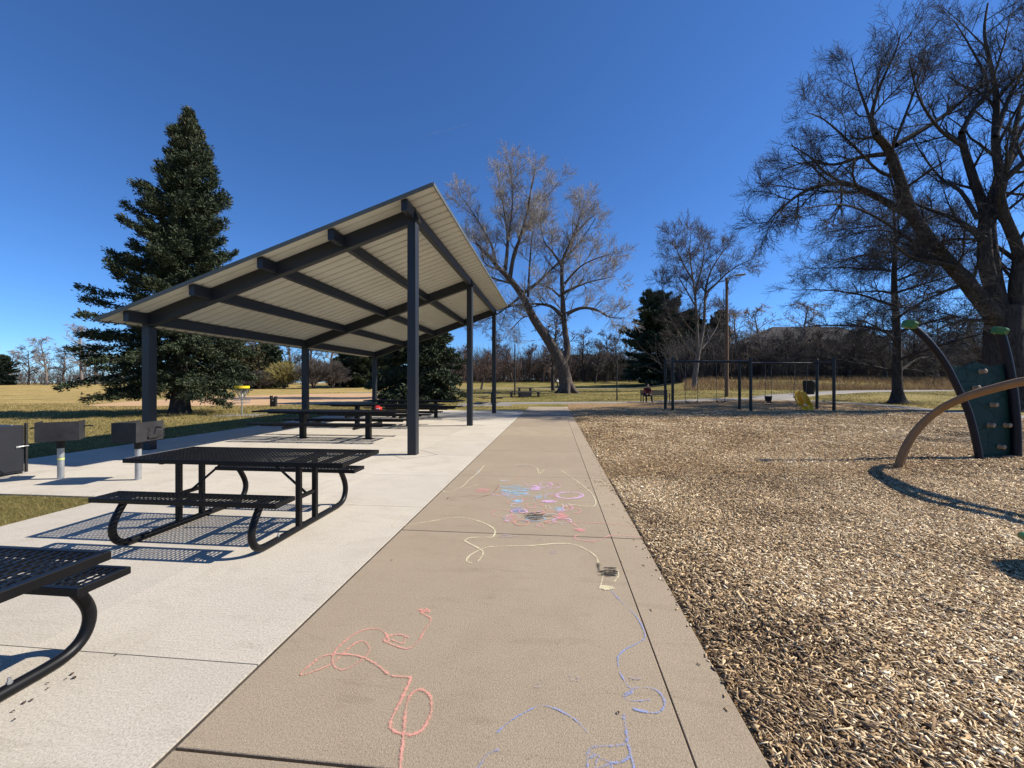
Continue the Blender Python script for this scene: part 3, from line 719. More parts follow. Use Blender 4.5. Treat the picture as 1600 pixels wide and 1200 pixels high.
# weathered table on the lawn by the cottonwood
c = onpx(820, 34.5)
t = thing('wooden_table', 'weathered grey wooden picnic table on the lawn left of the leaning cottonwood', 'picnic table', c, R(6))
a = MB(); a.bbox((-.72, -.42, .70), (.72, .42, .79), .01); a.build('tabletop', M['grey_wood'], t)
for sx in (-.46, .46): a = MB(); a.box((sx - .09, -.3, 0), (sx + .09, .3, .70)); a.build('leg', M['grey_wood'], t)
for lo, hi in (((-.62, -1.1), (.62, -.75)), ((-1.32, -.45), (-.95, .45)), ((.95, -.45), (1.32, .45)), ((-.62, .75), (.62, 1.1))):
    a = MB(); a.bbox((lo[0], lo[1], .36), (hi[0], hi[1], .44), .01)
    cx, cy = (lo[0]+hi[0])/2, (lo[1]+hi[1])/2; hx, hy = (hi[0]-lo[0])/2*.55, (hi[1]-lo[1])/2*.55
    a.box((cx-hx, cy-hy, 0), (cx+hx, cy+hy, .36)); a.build('bench', M['grey_wood'], t)

# ------------------------------------------------------------------ pavilion
SLOPE = .3416
def zr(u): return 5.33 + SLOPE*(u + 2.347)          # underside of the deck
pv = thing('picnic_pavilion', 'open picnic pavilion with sloping cream steel roof on six charcoal posts', 'pavilion', (-6.0, 14.12, 0))
RV0, RV1, RU0, RU1 = 7.76, 20.42, -9.66, -2.345
PD, RD = .23, .30
for v in PV:
    for u in (PU0, PU1):
        a = MB(); ztop = zr(u) - RD - .002
        a.bar((u, v, 0.0), (u, v, ztop), .19, .19, (1, 0, 0), .012)
        a.build('post', M['steel'], pv, world=True)
    a = MB()
    a.bar((PU0 - .12, v, zr(PU0 - .12) - RD/2 - .002), (PU1 + .10, v, zr(PU1 + .10) - RD/2 - .002), .15, RD, (0, 0, 1), .008)
    a.build('rafter', M['steel'], pv, world=True)
pu = [PU0 + (PU1 - PU0)*k/4 for k in range(5)]
for u in pu:
    z = zr(u) - PD/2 - .006; a = MB()
    segs = [(RV0 + .05, PV[0] - .077), (PV[0] + .077, PV[1] - .077), (PV[1] + .077, PV[2] - .077), (PV[2] + .077, RV1 - .08)]
    for s0, s1 in segs: a.bar((u, s0, z), (u, s1, z), .13, PD, (0, 0, 1), .008)
    a.build('purlin', M['steel'], pv, world=True)
# ribbed deck: ribs run up the slope
prof = []; v = RV0
while v < RV1 - .2:
    prof += [(v, 0), (v + .20, 0), (v + .215, .042), (v + .262, .042), (v + .277, 0)]; v += .305
prof.append((RV1, 0))
a = MB(); n = len(prof)
V = [(u, y, zr(u) + h + dz) for dz in (0, .012) for u in (RU0, RU1) for y, h in prof]
fs = [(i, i+1, n+i+1, n+i) for i in range(n-1)] + [(2*n+i, 3*n+i, 3*n+i+1, 2*n+i+1) for i in range(n-1)]
a.add(V, fs); a.build('roof_deck', M['deck'], pv, world=True)
a = MB(); e = .018
for v0 in (RV0 - .014, RV1 + .014):
    a.bar((RU0, v0, zr(RU0) + .018), (RU1, v0, zr(RU1) + .018), .024, .075)
for u0 in (RU0 - .014, RU1 + .014):
    a.bar((u0, RV0 - .026, zr(u0) + .018), (u0, RV1 + .026, zr(u0) + .018), .024, .075)
a.build('fascia', M['trim'], pv, world=True)
# joints cut as diamonds round the front posts
for v in PV[:2]:
    a = MB(); rr = .52; q = [(PU1 + rr, v), (PU1, v + rr), (PU1 - rr, v), (PU1, v - rr)]
    for i in range(4):
        p0, p1 = Vector((*q[i], .0015)), Vector((*q[(i+1) % 4], .0015)); a.bar(p0, p1, .010, .002)
    o = a.build('slab_joint', speckled('joint_filler', (.16, .14, .12), (.22, .2, .17)), None); tag(o, kind='structure')

# ------------------------------------------------------------------ grills, bin
def grill(base, rz, label, soot, w, d):
    t = thing('park_grill', label, 'grill', base, rz, group='charcoal grills along the patio')
    a = MB(); a.tube([(0, 0, 0), (0, 0, .50)], .041, 16); a.build('post', M['galv'], t, True)
    if not soot:
        a = MB(); a.tube([(0, 0, .30), (0, 0, .325)], .0425, 16); a.build('band', M['band'], t, True)
    a = MB(); a.tube([(0, 0, .48), (0, 0, .60)], .05, 14); a.box((-.16, -.10, .594), (.16, .10, .604)); a.build('collar', M['grill_dark'], t)
    a = MB(); z0, z1 = .605, .90
    th = .006
    a.box((-w, -d, z0), (w, d, z0 + th))
    a.box((-w, -d, z0 + th), (w, -d + th, z1))
    a.box((-w, -d + th, z0 + th), (-w + th, d, z1)); a.box((w - th, -d + th, z0 + th), (w, d, z1))
    a.build('firebox', M['grill'], t)
    b = MB()
    for k in range(9): y = -d + .03 + k*.052; b.bar((-w + .01, y, .80), (w - .01, y, .80), .012, .012)
    b.build('grate', M['grill_dark'], t)
    for s in (-1, 1):
        h = MB(); h.tube([(s*(w - .02), .10, .80), (s*(w + .05), .10, .805), (s*(w + .11), .08, .80)], .011, 8); h.build('handle', M['grill_dark'], t, True)
    if soot:
        h = MB()
        for k, (x, z, ww, hh) in enumerate(((-.02, .80, .05, .03), (-.005, .765, .03, .035), (-.02, .725, .05, .03), (-.03, .67, .035, .06), (.0, .648, .05, .018))):
            h.boxc((w + .003, x, z), (.006, ww, hh))
        h.tube([(w + .02, -.05, .665), (w + .035, .06, .675), (w + .03, .14, .70), (w + .02, .20, .735)], .009, 8)
        h.tube([(w + .02, -.05, .65), (w + .045, .10, .665), (w + .03, .20, .69)], .008, 8)
        h.build('adjuster', M['grill_dark'], t)
        n = MB()
        for k in range(4): n.boxc((w - .002, d + .012, .66 + k*.05), (.006, .024, .022))
        n.build('notch_tab', M['grill'], t)
b2 = G(95, 748); b3 = G(216, 749.5)
grill((b2.x, b2.y, 0), R(36) + TH, 'park grill with broad plain firebox on galvanised post with yellow-green band', False, .235, .18)
grill((b3.x, b3.y, 0), TH, 'park grill with sooty slotted side turned cornerwise, nearest the pavilion post', True, .185, .24)
t = thing('metal_bin', 'dark steel bin with latched side door at the left edge of the photo', 'bin', (-9.02, 5.62, 0))
a = MB(); a.bbox((-.30, -.32, .03), (.28, .30, .80), .01); a.build('bin_body', M['bin'], t)
a = MB(); a.bbox((.281, -.29, .06), (.297, .26, .785), .003); o = a.build('door', M['bin'], t)
a = MB(); a.tube([(.31, .21, .45), (.325, .27, .455), (.325, .33, .455)], .009, 8); a.boxc((.305, .21, .45), (.016, .06, .03)); a.build('latch', M['galv'], o)
for y in (-.2, .2): a = MB(); a.lathe([(.012, 0), (.012, .01), (.005, .016)], (.2, y, .801), 10); a.build('rivet', M['galv'], t)
a = MB(); a.bar((.29, .322, .02), (.29, .322, .83), .03, .03); a.build('edge_post', M['grill_dark'], t)
a = MB()
for x in (-.26, .24):
    for y in (-.28, .26): a.box((x - .03, y - .03, 0), (x + .03, y + .03, .03))
a.build('foot', M['grill_dark'], t)

# dry leaves on the slab
LV = [(113, 1054), (103, 1062), (116, 1060), (75, 1077), (74, 1069), (50, 1095), (38, 1099), (20, 1113), (22, 1126), (182, 1024), (226, 876), (966, 1115), (612, 876)]
for k, (x, y) in enumerate(LV):
    p = G(x, y); rr = random.Random(k); l = rr.uniform(.012, .026)
    a = MB(); V = []; 
    for i in range(7):
        s = i/6; w = .30*l*math.sin(math.pi*min(1, s*.95 + .03)); zz = .001 + .004*math.sin(math.pi*s)
        V += [((s - .5)*l, -w, zz + .002), ((s - .5)*l, 0, zz), ((s - .5)*l, w, zz + .0015)]
    fs = []
    for i in range(6): fs += [(3*i, 3*i+3, 3*i+4, 3*i+1), (3*i+1, 3*i+4, 3*i+5, 3*i+2)]
    a.add(V, fs); o = a.build('dry_leaf', M['leaf']); o.location = (p.x, p.y, .002); o.rotation_euler = (0, 0, rr.uniform(0, 3.1))
    lab = 'curled brown dry leaf lying on the pale slab by the cut-off table'
    if k >= 9: lab = ('small brown leaf alone on the slab beside the tube leg of the cut-off table', 'dark leaf scrap on the slab below the whole table', 'dark leaf bit at the bottom of the brown walk', 'leaf scrap on the slab edge beside the brown walk')[k-9]
    tag(o, lab, 'leaf', 'dry leaves on the paving')

# ------------------------------------------------------------------ field objects left
c = on((378 - CX)/F*19.2, 19.2)
t = thing('disc_golf_basket', 'disc golf basket with yellow top band and hanging chains on the lawn', 'disc golf basket', c)
a = MB(); a.tube([(0, 0, 0), (0, 0, 1.36)], .024, 10); a.build('pole', M['galv'], t, True)
a = MB(); a.lathe([(.30, 1.26), (.31, 1.26), (.31, 1.37), (.30, 1.37)], (0, 0, 0), 24); a.build('top_band', M['yellow_band'], t, True)
a = MB()
for k in range(12):
    an = k*math.pi/6; pts = [(.27*math.cos(an), .27*math.sin(an), 1.27), (.19*math.cos(an), .19*math.sin(an), 1.02), (.10*math.cos(an), .10*math.sin(an), .82), (.03*math.cos(an), .03*math.sin(an), .72)]
    a.tube(smooth_line(pts, 3), .010, 5)
a.build('chain', M['galv'], t, True)
a = MB()
for z, r in ((.80, .33), (.70, .325), (.58, .31)): a.tube([(r*math.cos(q), r*math.sin(q), z) for q in np.linspace(0, 6.283, 25)], .008, 5)
for k in range(18):
    an = k*6.283/18; a.tube([(.33*math.cos(an), .33*math.sin(an), .80), (.31*math.cos(an), .31*math.sin(an), .58), (.03*math.cos(an), .03*math.sin(an), .56)], .005, 4)
a.build('basket', M['galv'], t, True)
c = onpx(427.5, 26)
t = thing('litter_bin', 'small black litter bin with open rim far on the lawn before the infield', 'bin', c, .3)
a = MB(); a.bbox((-.16, -.16, 0), (.16, .16, .52), .01); a.build('bin_body', M['grill_dark'], t)
a = MB(); a.box((-.17, -.17, .521), (-.09, .17, .70)); a.box((.09, -.17, .521), (.17, .17, .66)); a.build('rim', M['grill_dark'], t)
a = MB(); a.boxc((0, -.163, .40), (.10, .008, .10)); a.build('label_plate', M['lamp'], t)

# ------------------------------------------------------------------ swings
sw = thing('swing_set', 'dark two-bay swing frame of six posts and overhead beams on the wood chips', 'swing set', W(8, 22))
pf = [W((x - CX)/F*21.6, 21.6) for x in (1051, 1173, 1303)]; pb = [W((x - CX)/F*22.9, 22.9) for x in (1039.5, 1155.5, 1276.5)]
for p in pf + pb:
    a = MB(); zt = 2.78
    a.tube([(p.x, p.y, -.02), (p.x, p.y, zt)], .075, 14)
    o = a.build('post', M['swing'], sw, True, True)
    c_ = MB(); c_.lathe([(.082, zt), (.082, zt + .02), (.05, zt + .05)], (p.x, p.y, 0), 14); c_.build('post_cap', M['swing'], o, False).location = sw.matrix_basis.inverted() @ Vector((0, 0, 0))
ZB = 2.62
def beam(a_, b_, z, r, nm='beam'):
    a = MB(); a.tube([(a_.x, a_.y, z), (b_.x, b_.y, z)], r, 12); a.build(nm, M['swing'], sw, True, True)
beam(pf[0], pf[1], ZB, .058); beam(pb[1], pb[2], ZB - .03, .058)
for i in range(3): beam(pf[i], pb[i], ZB - .015, .04, 'cross_bar')
def swing(x, d, w, zs, kind, label):
    c = W((x - CX)/F*d, d); t = thing('swing', label, 'swing', (c.x, c.y, 0), TH, group='swings hanging from the frame')
    for s in (-1, 1):
        a = MB(); a.tube([(s*w*1.0, 0, ZB - .06), (s*w, 0, zs + (.02 if kind == 'belt' else .2))], .013, 5); a.build('chain', M['chain'], t)
    a = MB()
    if kind == 'belt':
        pts = smooth_line([(-w, 0, zs + .03), (-w*.7, 0, zs - .05), (0, 0, zs - .085), (w*.7, 0, zs - .05), (w, 0, zs + .03)], 3)
        V = []; 
        for p in pts: V += [(p[0], -.07, p[2]), (p[0], .07, p[2]), (p[0], .07, p[2] - .012), (p[0], -.07, p[2] - .012)]
        fs = []
        for i in range(len(pts)-1):
            for j in range(4): fs.append((4*i+j, 4*i+(j+1) % 4, 4*i+4+(j+1) % 4, 4*i+4+j))
        a.add(V, fs); a.build('seat', M['grill_dark'], t)
    else:
        a.lathe([(.07, -.10), (.13, -.08), (.165, 0), (.18, .12), (.19, .20), (.165, .20), (.15, .10), (.11, -.02)], (0, 0, zs), 14); a.build('seat', M['grill_dark'], t, True)
        b = MB()
        for s in (-1, 1): b.tube([(s*.07, -.06, zs - .06), (s*.075, -.09, zs - .17)], .045, 8)
        b.build('leg_hole_rim', M['grill_dark'], t, True)
swing(1080.5, 21.6, .32, .52, 'belt', 'belt swing in the left bay nearer the left posts')
swing(1126, 21.6, .22, .52, 'belt', 'belt swing in the left bay before the wooden lamp pole')
swing(1200.5, 22.9, .17, .55, 'bucket', 'black bucket toddler swing hanging in the right bay')
# yellow moulded chair swing
c = W((1255 - CX)/F*22.0, 22.0)
t = thing('chair_swing', 'yellow moulded high-backed chair swing hanging low in the right bay', 'swing', (c.x, c.y, 0), R(-84) + TH, group='swings hanging from the frame')
def shell(mb, rows, th=.035):
    k = len(rows[0]); V = [p for r in rows for p in r]; n = len(rows)
    Vn = np.array(V, float).reshape(n, k, 3)
    gu = np.gradient(Vn, axis=0); gv = np.gradient(Vn, axis=1); nn = np.cross(gu, gv); nn /= np.linalg.norm(nn, axis=2)[..., None] + 1e-9
    B = Vn + nn*th; A = np.concatenate([Vn.reshape(-1, 3), B.reshape(-1, 3)]); o = n*k
    fs = [(i*k+j, i*k+j+1, (i+1)*k+j+1, (i+1)*k+j) for i in range(n-1) for j in range(k-1)]
    fs += [tuple(o + x for x in f[::-1]) for f in fs]
    ed = [(0*k+j, 0*k+j+1) for j in range(k-1)] + [(i*k+k-1, (i+1)*k+k-1) for i in range(n-1)] + [((n-1)*k+j+1, (n-1)*k+j) for j in range(k-2, -1, -1)] + [((i+1)*k, i*k) for i in range(n-2, -1, -1)]
    fs += [(p, o+p, o+q, q) for p, q in ed]
    mb.add(A, fs)
rows = []
for x0, z0, hw, ed in ((-.40, 1.00, .22, .04), (-.34, .80, .31, .14), (-.26, .56, .34, .20), (-.13, .33, .35, .19), (.05, .25, .35, .17), (.20, .22, .34, .14), (.32, .08, .31, .10), (.38, -.02, .29, .05)):
    rows.append([(x0 + ed*.6, -hw, z0 + ed), (x0 + ed*.15, -hw*.8, z0 + ed*.2), (x0, -hw*.2, z0), (x0 + .06, 0, z0 + .08), (x0, hw*.2, z0), (x0 + ed*.15, hw*.8, z0 + ed*.2), (x0 + ed*.6, hw, z0 + ed)])
rows = [[(x*.75, y*1.12, z) for x, y, z in q] for q in rows]; a = MB(); shell(a, rows); a.build('seat_shell', M['yellow'], t, True)
for y in (-.37, 0, .37):
    a = MB(); a.bar((-.16, y, .78), (.14, y, .30), .085, .10, (0, 0, 1), .02); a.build('side_rail', M['yellow'], t)
a = MB(); a.bar((.10, -.05, .36), (.24, -.05, .30), .12, .03); a.build('buckle_pad', M['white'], t)
for s in (-1, 1):
    a = MB(); a.tube([(-.24, s*.36, .66), (-.10, s*.36, ZB - .1)], .012, 5); a.build('chain', M['chain'], t)

# ------------------------------------------------------------------ climbing structure
DP = 8.0
cb = thing('climbing_wall', 'dark green climbing panel between two curved navy posts with green hexagon caps', 'climbing frame', W(9.5, DP))
def lineP(px, d0=DP, d1=None):
    out = []
    for i, (x, y) in enumerate(px):
        d = d0 if d1 is None else d0 + (d1 - d0)*i/(len(px)-1); out.append(P(x, y, d))
    return out
k4 = lambda x, y: (1380 + x/4.8, 490 + y/4.8)
dl, dr = DP, DP + .2
lp = smooth_line([P(*k4(*q), dl) for q in ((725, 1112), (690, 930), (640, 740), (560, 560), (470, 385), (370, 245), (280, 150), (200, 82))], 4)
rp = smooth_line([P(*k4(*q), dr) for q in ((1000, 1112), (998, 900), (985, 700), (960, 500), (930, 340), (900, 220), (875, 130))], 4)
for line, rad in ((lp, .060), (rp, .075)):
    a = MB(); a.tube(line, rad, 14); o = a.build('curved_post', M['navy'], cb, True, True)
    tip = Vector(line[-1]); dr_ = (tip - Vector(line[-4])).normalized()
    h = MB(); rot = Vector((0, 0, 1)).rotation_difference(dr_).to_matrix()
    rot = (Matrix.Rotation(R(16), 3, 'Y') @ Matrix.Rotation(R(8), 3, 'X'))
    pr_ = [(.08, -.075), (.115, -.06), (.125, .04), (.10, .07)]; V = []
    for r_, z_ in pr_:
        for j in range(6):
            an = j*math.pi/3 + .4; V.append(tuple(tip + rot @ Vector((r_*math.cos(an), r_*math.sin(an), z_))))
    fs = [(i*6+j, i*6+(j+1) % 6, (i+1)*6+(j+1) % 6, (i+1)*6+j) for i in range(3) for j in range(6)] + [tuple(range(6))[::-1], tuple(range(18, 24))]
    h.add(V, fs); hc = h.build('hexagon_cap', M['green'], cb, False, True)
    w_ = MB(); c0 = tip + rot @ Vector((0, 0, .072)); V = []  # white outline paints the sun's highlight on the cap's top rim
    for r_ in (.094, .074):
        for j in range(6):
            an = j*math.pi/3 + .4; V.append(tuple(c0 + rot @ Vector((r_*math.cos(an), r_*math.sin(an), .001))))
    w_.add(V, [(j, (j+1) % 6, 6+(j+1) % 6, 6+j) for j in range(6)]); ww = w_.build('cap_highlight', M['white'], cb, False, True); ww.parent = hc
def onpanel(x, y):
    x_, y_ = k4(x, y); t_ = (x_ - 1480)/110; return P(x_, y_, DP + .02 + .26*t_)
out = [(742, 1108), (705, 940), (655, 750), (575, 575), (492, 383), (600, 402), (690, 362), (815, 400), (905, 380), (940, 480), (968, 690), (985, 900), (990, 1108)]
fr = [onpanel(*q) for q in out]; back = W(.0, .045) - W(0, 0)
a = MB(); k = len(fr); V = [tuple(p) for p in fr] + [tuple(p + back) for p in fr]
a.add(V, [tuple(range(k)), tuple(range(k, 2*k))[::-1]] + [(i, k+i, k+(i+1) % k, (i+1) % k) for i in range(k)])
a.build('climbing_panel', M['panel'], cb, False, True)
# seams scored in the panel
seams = [((615, 402), (640, 480)), ((640, 480), (560, 540)), ((815, 402), (830, 470)), ((830, 470), (905, 500)), ((830, 470), (755, 500)), ((755, 500), (700, 480)), ((755, 500), (770, 580))]
a = MB()
for q0, q1 in seams:
    p0, p1 = onpanel(*q0), onpanel(*q1); a.bar(p0 - back*.03, p1 - back*.03, .008, .006, (0, 1, 0))
a.build('panel_seam', M['groove'], cb, False, True)
nrm = (W(.22, -1) - W(0, 0)).normalized()
for q in ((728, 432), (680, 555), (868, 545), (812, 682), (790, 835), (912, 835), (868, 997)):
    p = onpanel(*q); a = MB(); a.tube([p, p + nrm*.035, p + nrm*.085, p + nrm*.095], [.055, .042, .045, .032], 12)
    a.build('hand_hold', M['hold'], cb, True, True)
for q in ((720, 860), (695, 790), (970, 860), (905, 420), (965, 690)):
    pass
# tan arch climber passing before the panel
t = thing('arch_climber', 'tan curved beam rising from the wood chips in front of the climbing panel', 'arch climber', W(6.9, 7.2))
base = [(1403, 731), (1412, 704), (1432, 672), (1464, 643), (1505, 622), (1550, 608), (1600, 596), (1660, 590), (1730, 594), (1800, 612), (1860, 650)]
dd = [7.12, 7.08, 7.0, 6.8, 6.4, 6.0, 5.6, 5.2, 4.8, 4.4, 4.0]
ln = smooth_line([P(x, y, d) for (x, y), d in zip(base, dd)], 4)
ln[0] = ln[0] - Vector((0, 0, .05))
off = W(.27, .24) - W(0, 0)
a = MB(); a.tube(ln, .058, 12); a.build('arch_rail', M['tan'], t, True, True)
ln2 = [p + off for p in ln]; a = MB(); a.tube(ln2, .058, 12); a.build('arch_rail', M['tan'], t, True, True)
for i in range(10, len(ln), 5):
    a = MB(); a.tube([ln[i], (ln[i] + ln2[i])/2 + Vector((0, 0, .01)), ln2[i]], [.02, .028, .02], 8); a.build('rung', M['navy'], t, True, True)
# stepping pods
pods = [((4.28, 3.1), .29, .285, 'green stepping pod just entering the right edge of the photo'), ((6.45, 4.55), .30, .30, 'green stepping pod beyond the right edge, middle of the row'), ((9.24, 6.85), .30, .46, 'green stepping pod beyond the right edge near the climbing panel')]
for (xc, d), r_, z_, lab in pods:
    t = thing('stepping_pod', lab, 'stepping pod', W(xc, d), TH, group='stepping pods along the play area')
    a = MB(); a.tube([(0, 0, -.02), (0, 0, z_ - .055)], .05, 12); a.build('pod_post', M['navy'], t, True)
    a = MB(); a.lathe([(r_*.8, z_ - .06), (r_, z_ - .045), (r_, z_ - .012), (r_*.93, z_)], (0, 0, 0), 6, math.pi); a.build('pod_top', M['green'], t)

# ------------------------------------------------------------------ far furniture and people
def skin_person(name, joints, edges, radii, mat, parent):
    me = bpy.data.meshes.new(name); me.from_pydata(joints, edges, []); me.update()
    o = bpy.data.objects.new(name, me); COL.objects.link(o); o.parent = parent
    sk = o.modifiers.new('Skin', 'SKIN'); me.skin_vertices.new() if not me.skin_vertices else None
    for i, r in enumerate(radii):
        d = me.skin_vertices[0].data[i]; d.radius = (r, r) if np.isscalar(r) else r; d.use_root = (i == 0)
    o.modifiers.new('Sub', 'SUBSURF').render_levels = 2
    o.modifiers['Sub'].levels = 2
    me.materials.append(mat)
    for p in me.polygons: p.use_smooth = True
    return o
def head(parent, c, tilt=0, hat=None):
    a = MB(); k = 14
    prof = [(.03, -.12), (.062, -.095), (.074, -.04), (.080, .02), (.075, .07), (.05, .105), (.012, .12)]
    a.lathe(prof, c, k); 
    a.lathe([(.008, 0), (.016, .015), (.010, .045)], (c[0], c[1] - .085, c[2] - .03), 6)
    for s in (-1, 1): a.lathe([(.010, -.03), (.018, 0), (.010, .03)], (c[0] + s*.082, c[1], c[2] - .01), 6)
    o = a.build('head', M['skin'], parent, True)
    f = MB()
    for s in (-1, 1): f.boxc((c[0] + s*.03, c[1] - .078, c[2] + .005), (.022, .01, .01))
    f.boxc((c[0], c[1] - .072, c[2] - .062), (.04, .01, .008)); f.build('face_features', M['hair'], o)
    h = MB(); h.lathe([(.084, .0), (.088, .05), (.075, .09), (.045, .125), (.01, .135)], (c[0], c[1] + .012, c[2]), k); h.build('hair', M['hair'], o, True)
# bench with person, at 29 m
c = onpx(1024, 29.0)
bn = thing('park_bench', 'dark slatted park bench facing the playground beside the left swing post', 'bench', c, TH)
a = MB()
for k in range(4): a.bbox((-.95, -.22 + k*.115, .43), (.95, -.12 + k*.115, .46), .006)
a.build('seat', M['dark_pole'], bn)
a = MB()
for k in range(5): a.bbox((-.95, .25 + k*.012, .50 + k*.075), (.95, .275 + k*.012, .565 + k*.075), .005)
a.build('backrest', M['grey_wood'], bn)
for s in (-1, 1):
    a = MB(); a.bar((s*.93, -.22, 0), (s*.93, -.22, .63), .05, .05, (1, 0, 0)); a.bar((s*.93, .28, 0), (s*.93, .32, .88), .05, .05, (1, 0, 0)); a.bar((s*.93, -.25, .64), (s*.93, .30, .66), .05, .03); a.build('leg', M['dark_pole'], bn)
pp = thing('person', 'seated person in maroon top and dark trousers leaning forward on the bench', 'person', (c.x, c.y, c.z), TH)
x0 = -.62
J = [(x0, .02, .55), (x0, -.05, .78), (x0, -.16, .98), (x0, -.21, 1.08),
     (x0 - .19, -.14, .97), (x0 - .25, -.22, .74), (x0 - .13, -.44, .62),
     (x0 + .19, -.14, .97), (x0 + .25, -.22, .74), (x0 + .12, -.44, .60),
     (x0 - .12, .0, .53), (x0 - .16, -.42, .52), (x0 - .17, -.44, .08), (x0 - .17, -.58, .05),
     (x0 + .12, .0, .53), (x0 + .18, -.42, .52), (x0 + .24, -.46, .08), (x0 + .26, -.60, .05)]
up = skin_person('body', J, [(0,1),(1,2),(2,3),(2,4),(4,5),(5,6),(2,7),(7,8),(8,9),(0,10),(10,11),(11,12),(12,13),(0,14),(14,15),(15,16),(16,17)],
    [.14,.15,.14,.05,.07,.05,.035,.07,.05,.035,.10,.075,.05,.04,.10,.075,.05,.04], M['dark_cloth'], pp)
jk = skin_person('jacket', [(x0, .02, .60), (x0, -.05, .79), (x0, -.155, .985), (x0 - .19, -.14, .975), (x0 - .25, -.22, .745), (x0 - .15, -.40, .635), (x0 + .19, -.14, .975), (x0 + .25, -.22, .745), (x0 + .14, -.40, .615)],
    [(0,1),(1,2),(2,3),(3,4),(4,5),(2,6),(6,7),(7,8)], [.165,.175,.165,.085,.068,.05,.085,.068,.05], M['maroon'], pp)
head(pp, (x0, -.27, 1.17))
for s, hx, hz in ((-1, x0 - .13, .62), (1, x0 + .12, .60)):
    jn = [(hx, -.44, hz), (hx - s*.03, -.50, hz - .02)]; ed = [(0, 1)]; rd = [.03, .034]
    for q in range(4):
        jn += [(hx - s*.03 + (q - 1.5)*.019, -.55, hz - .04), (hx - s*.03 + (q - 1.5)*.019, -.575, hz - .075 + .006*abs(q-1))]; i = len(jn); ed += [(1, i-2), (i-2, i-1)]; rd += [.0095, .008]
    jn += [(hx + s*.02 - s*.05, -.51, hz - .06)]; ed.append((1, len(jn)-1)); rd.append(.01)
    skin_person('hand', jn, ed, rd, M['skin'], pp)
# person walking far off by the trunk
c = onpx(871, 67)
wp = thing('person', 'distant person in white shirt and dark trousers walking beside the cottonwood trunk', 'person', (c.x, c.y, c.z), R(70))
J = [(0, 0, .95), (0, 0, 1.2), (0, 0, 1.42), (0, 0, 1.52), (-.19, 0, 1.40), (-.24, .08, 1.14), (-.22, -.05, .92), (.19, 0, 1.40), (.24, -.08, 1.14), (.22, -.2, .94),
     (-.1, 0, .92), (-.1, -.14, .5), (-.1, -.1, .08), (-.1, -.24, .05), (.1, 0, .92), (.1, .08, .5), (.1, .26, .12), (.1, .14, .05)]
E = [(0,1),(1,2),(2,3),(2,4),(4,5),(5,6),(2,7),(7,8),(8,9),(0,10),(10,11),(11,12),(12,13),(0,14),(14,15),(15,16),(16,17)]
skin_person('body', J, E, [.14,.13,.13,.05,.06,.045,.04,.06,.045,.04,.09,.07,.05,.04,.09,.07,.05,.04], M['dark_cloth'], wp)
skin_person('shirt', [J[0], J[1], J[2], J[4], J[5], J[7], J[8]], [(0,1),(1,2),(2,3),(3,4),(2,5),(5,6)], [.165,.16,.155,.08,.065,.08,.065], M['white'], wp)
head(wp, (0, -.01, 1.64))

# wooden lamp pole
c = onpx(1135.5, 33)
t = thing('lamp_pole', 'tall brown wooden pole with curved arm and street lamp behind the swings', 'lamp pole', c)
ht = 1.5 + (598 - 434)/F*33 - c.z
a = MB(); a.tube([(0, 0, -.2), (0, 0, ht*.5), (0, 0, ht)], [.15, .125, .10], 12); a.build('pole', M['wood_pole'], t, True)
a = MB(); a.tube(smooth_line([(.1, 0, ht - .5), (.22, .03, ht - .1), (.5, .07, ht + .15), (.85, .1, ht + .22)], 4), .045, 8); a.build('lamp_arm', M['lamp'], t, True)
a = MB(); a.bar((.75, .09, ht + .21), (1.45, .13, ht + .27), .30, .14, (0, 0, 1), .03); a.build('lamp_head', M['lamp'], t)
a = MB(); a.tube([(-.22, .02, ht - 4.4), (-.21, .02, ht - .9)], .03, 6); a.build('conduit', M['dark_pole'], t)
# slim dark lamp post left of the cottonwood
c = onpx(804.5, 37)
t = thing('street_lamp', 'slim dark street lamp with long pale arm left of the leaning cottonwood', 'street lamp', c)
ht = 1.5 + (598 - 538)/F*37 - c.z
a = MB(); a.tube([(0, 0, -.1), (0, 0, ht)], [.075, .05], 10); a.build('pole', M['dark_pole'], t, True)
a = MB(); a.tube([(0, 0, ht - .25), (.7, .1, ht + .12), (1.5, .2, ht + .32)], .022, 6); a.build('lamp_arm', M['white'], t, True)
a = MB(); a.bar((1.4, .19, ht + .30), (1.8, .24, ht + .38), .16, .06, (0, 0, 1), .02); a.build('lamp_head', M['lamp'], t)
# big black litter bin by side path
c = onpx(1264, 35.5)
t = thing('trash_can', 'large black ribbed trash can standing beside the right-hand path', 'trash can', c)
a = MB(); a.lathe([(.34, 0), (.37, .02), (.44, .95), (.455, .97), (.455, 1.03), (.43, 1.04)], (0, 0, 0), 20); a.build('can_body', M['grill_dark'], t, True)
a = MB(); a.lathe([(.46, 1.035), (.47, 1.08), (.42, 1.20), (.40, 1.21)], (0, 0, 0), 20); a.build('lid', M['grill_dark'], t, True)
a = MB()
for k in range(20): an = k*.314; a.bar((.375*math.cos(an), .375*math.sin(an), .03), (.452*math.cos(an), .452*math.sin(an), .94), .03, .02)
a.build('rib', M['bin'], t)

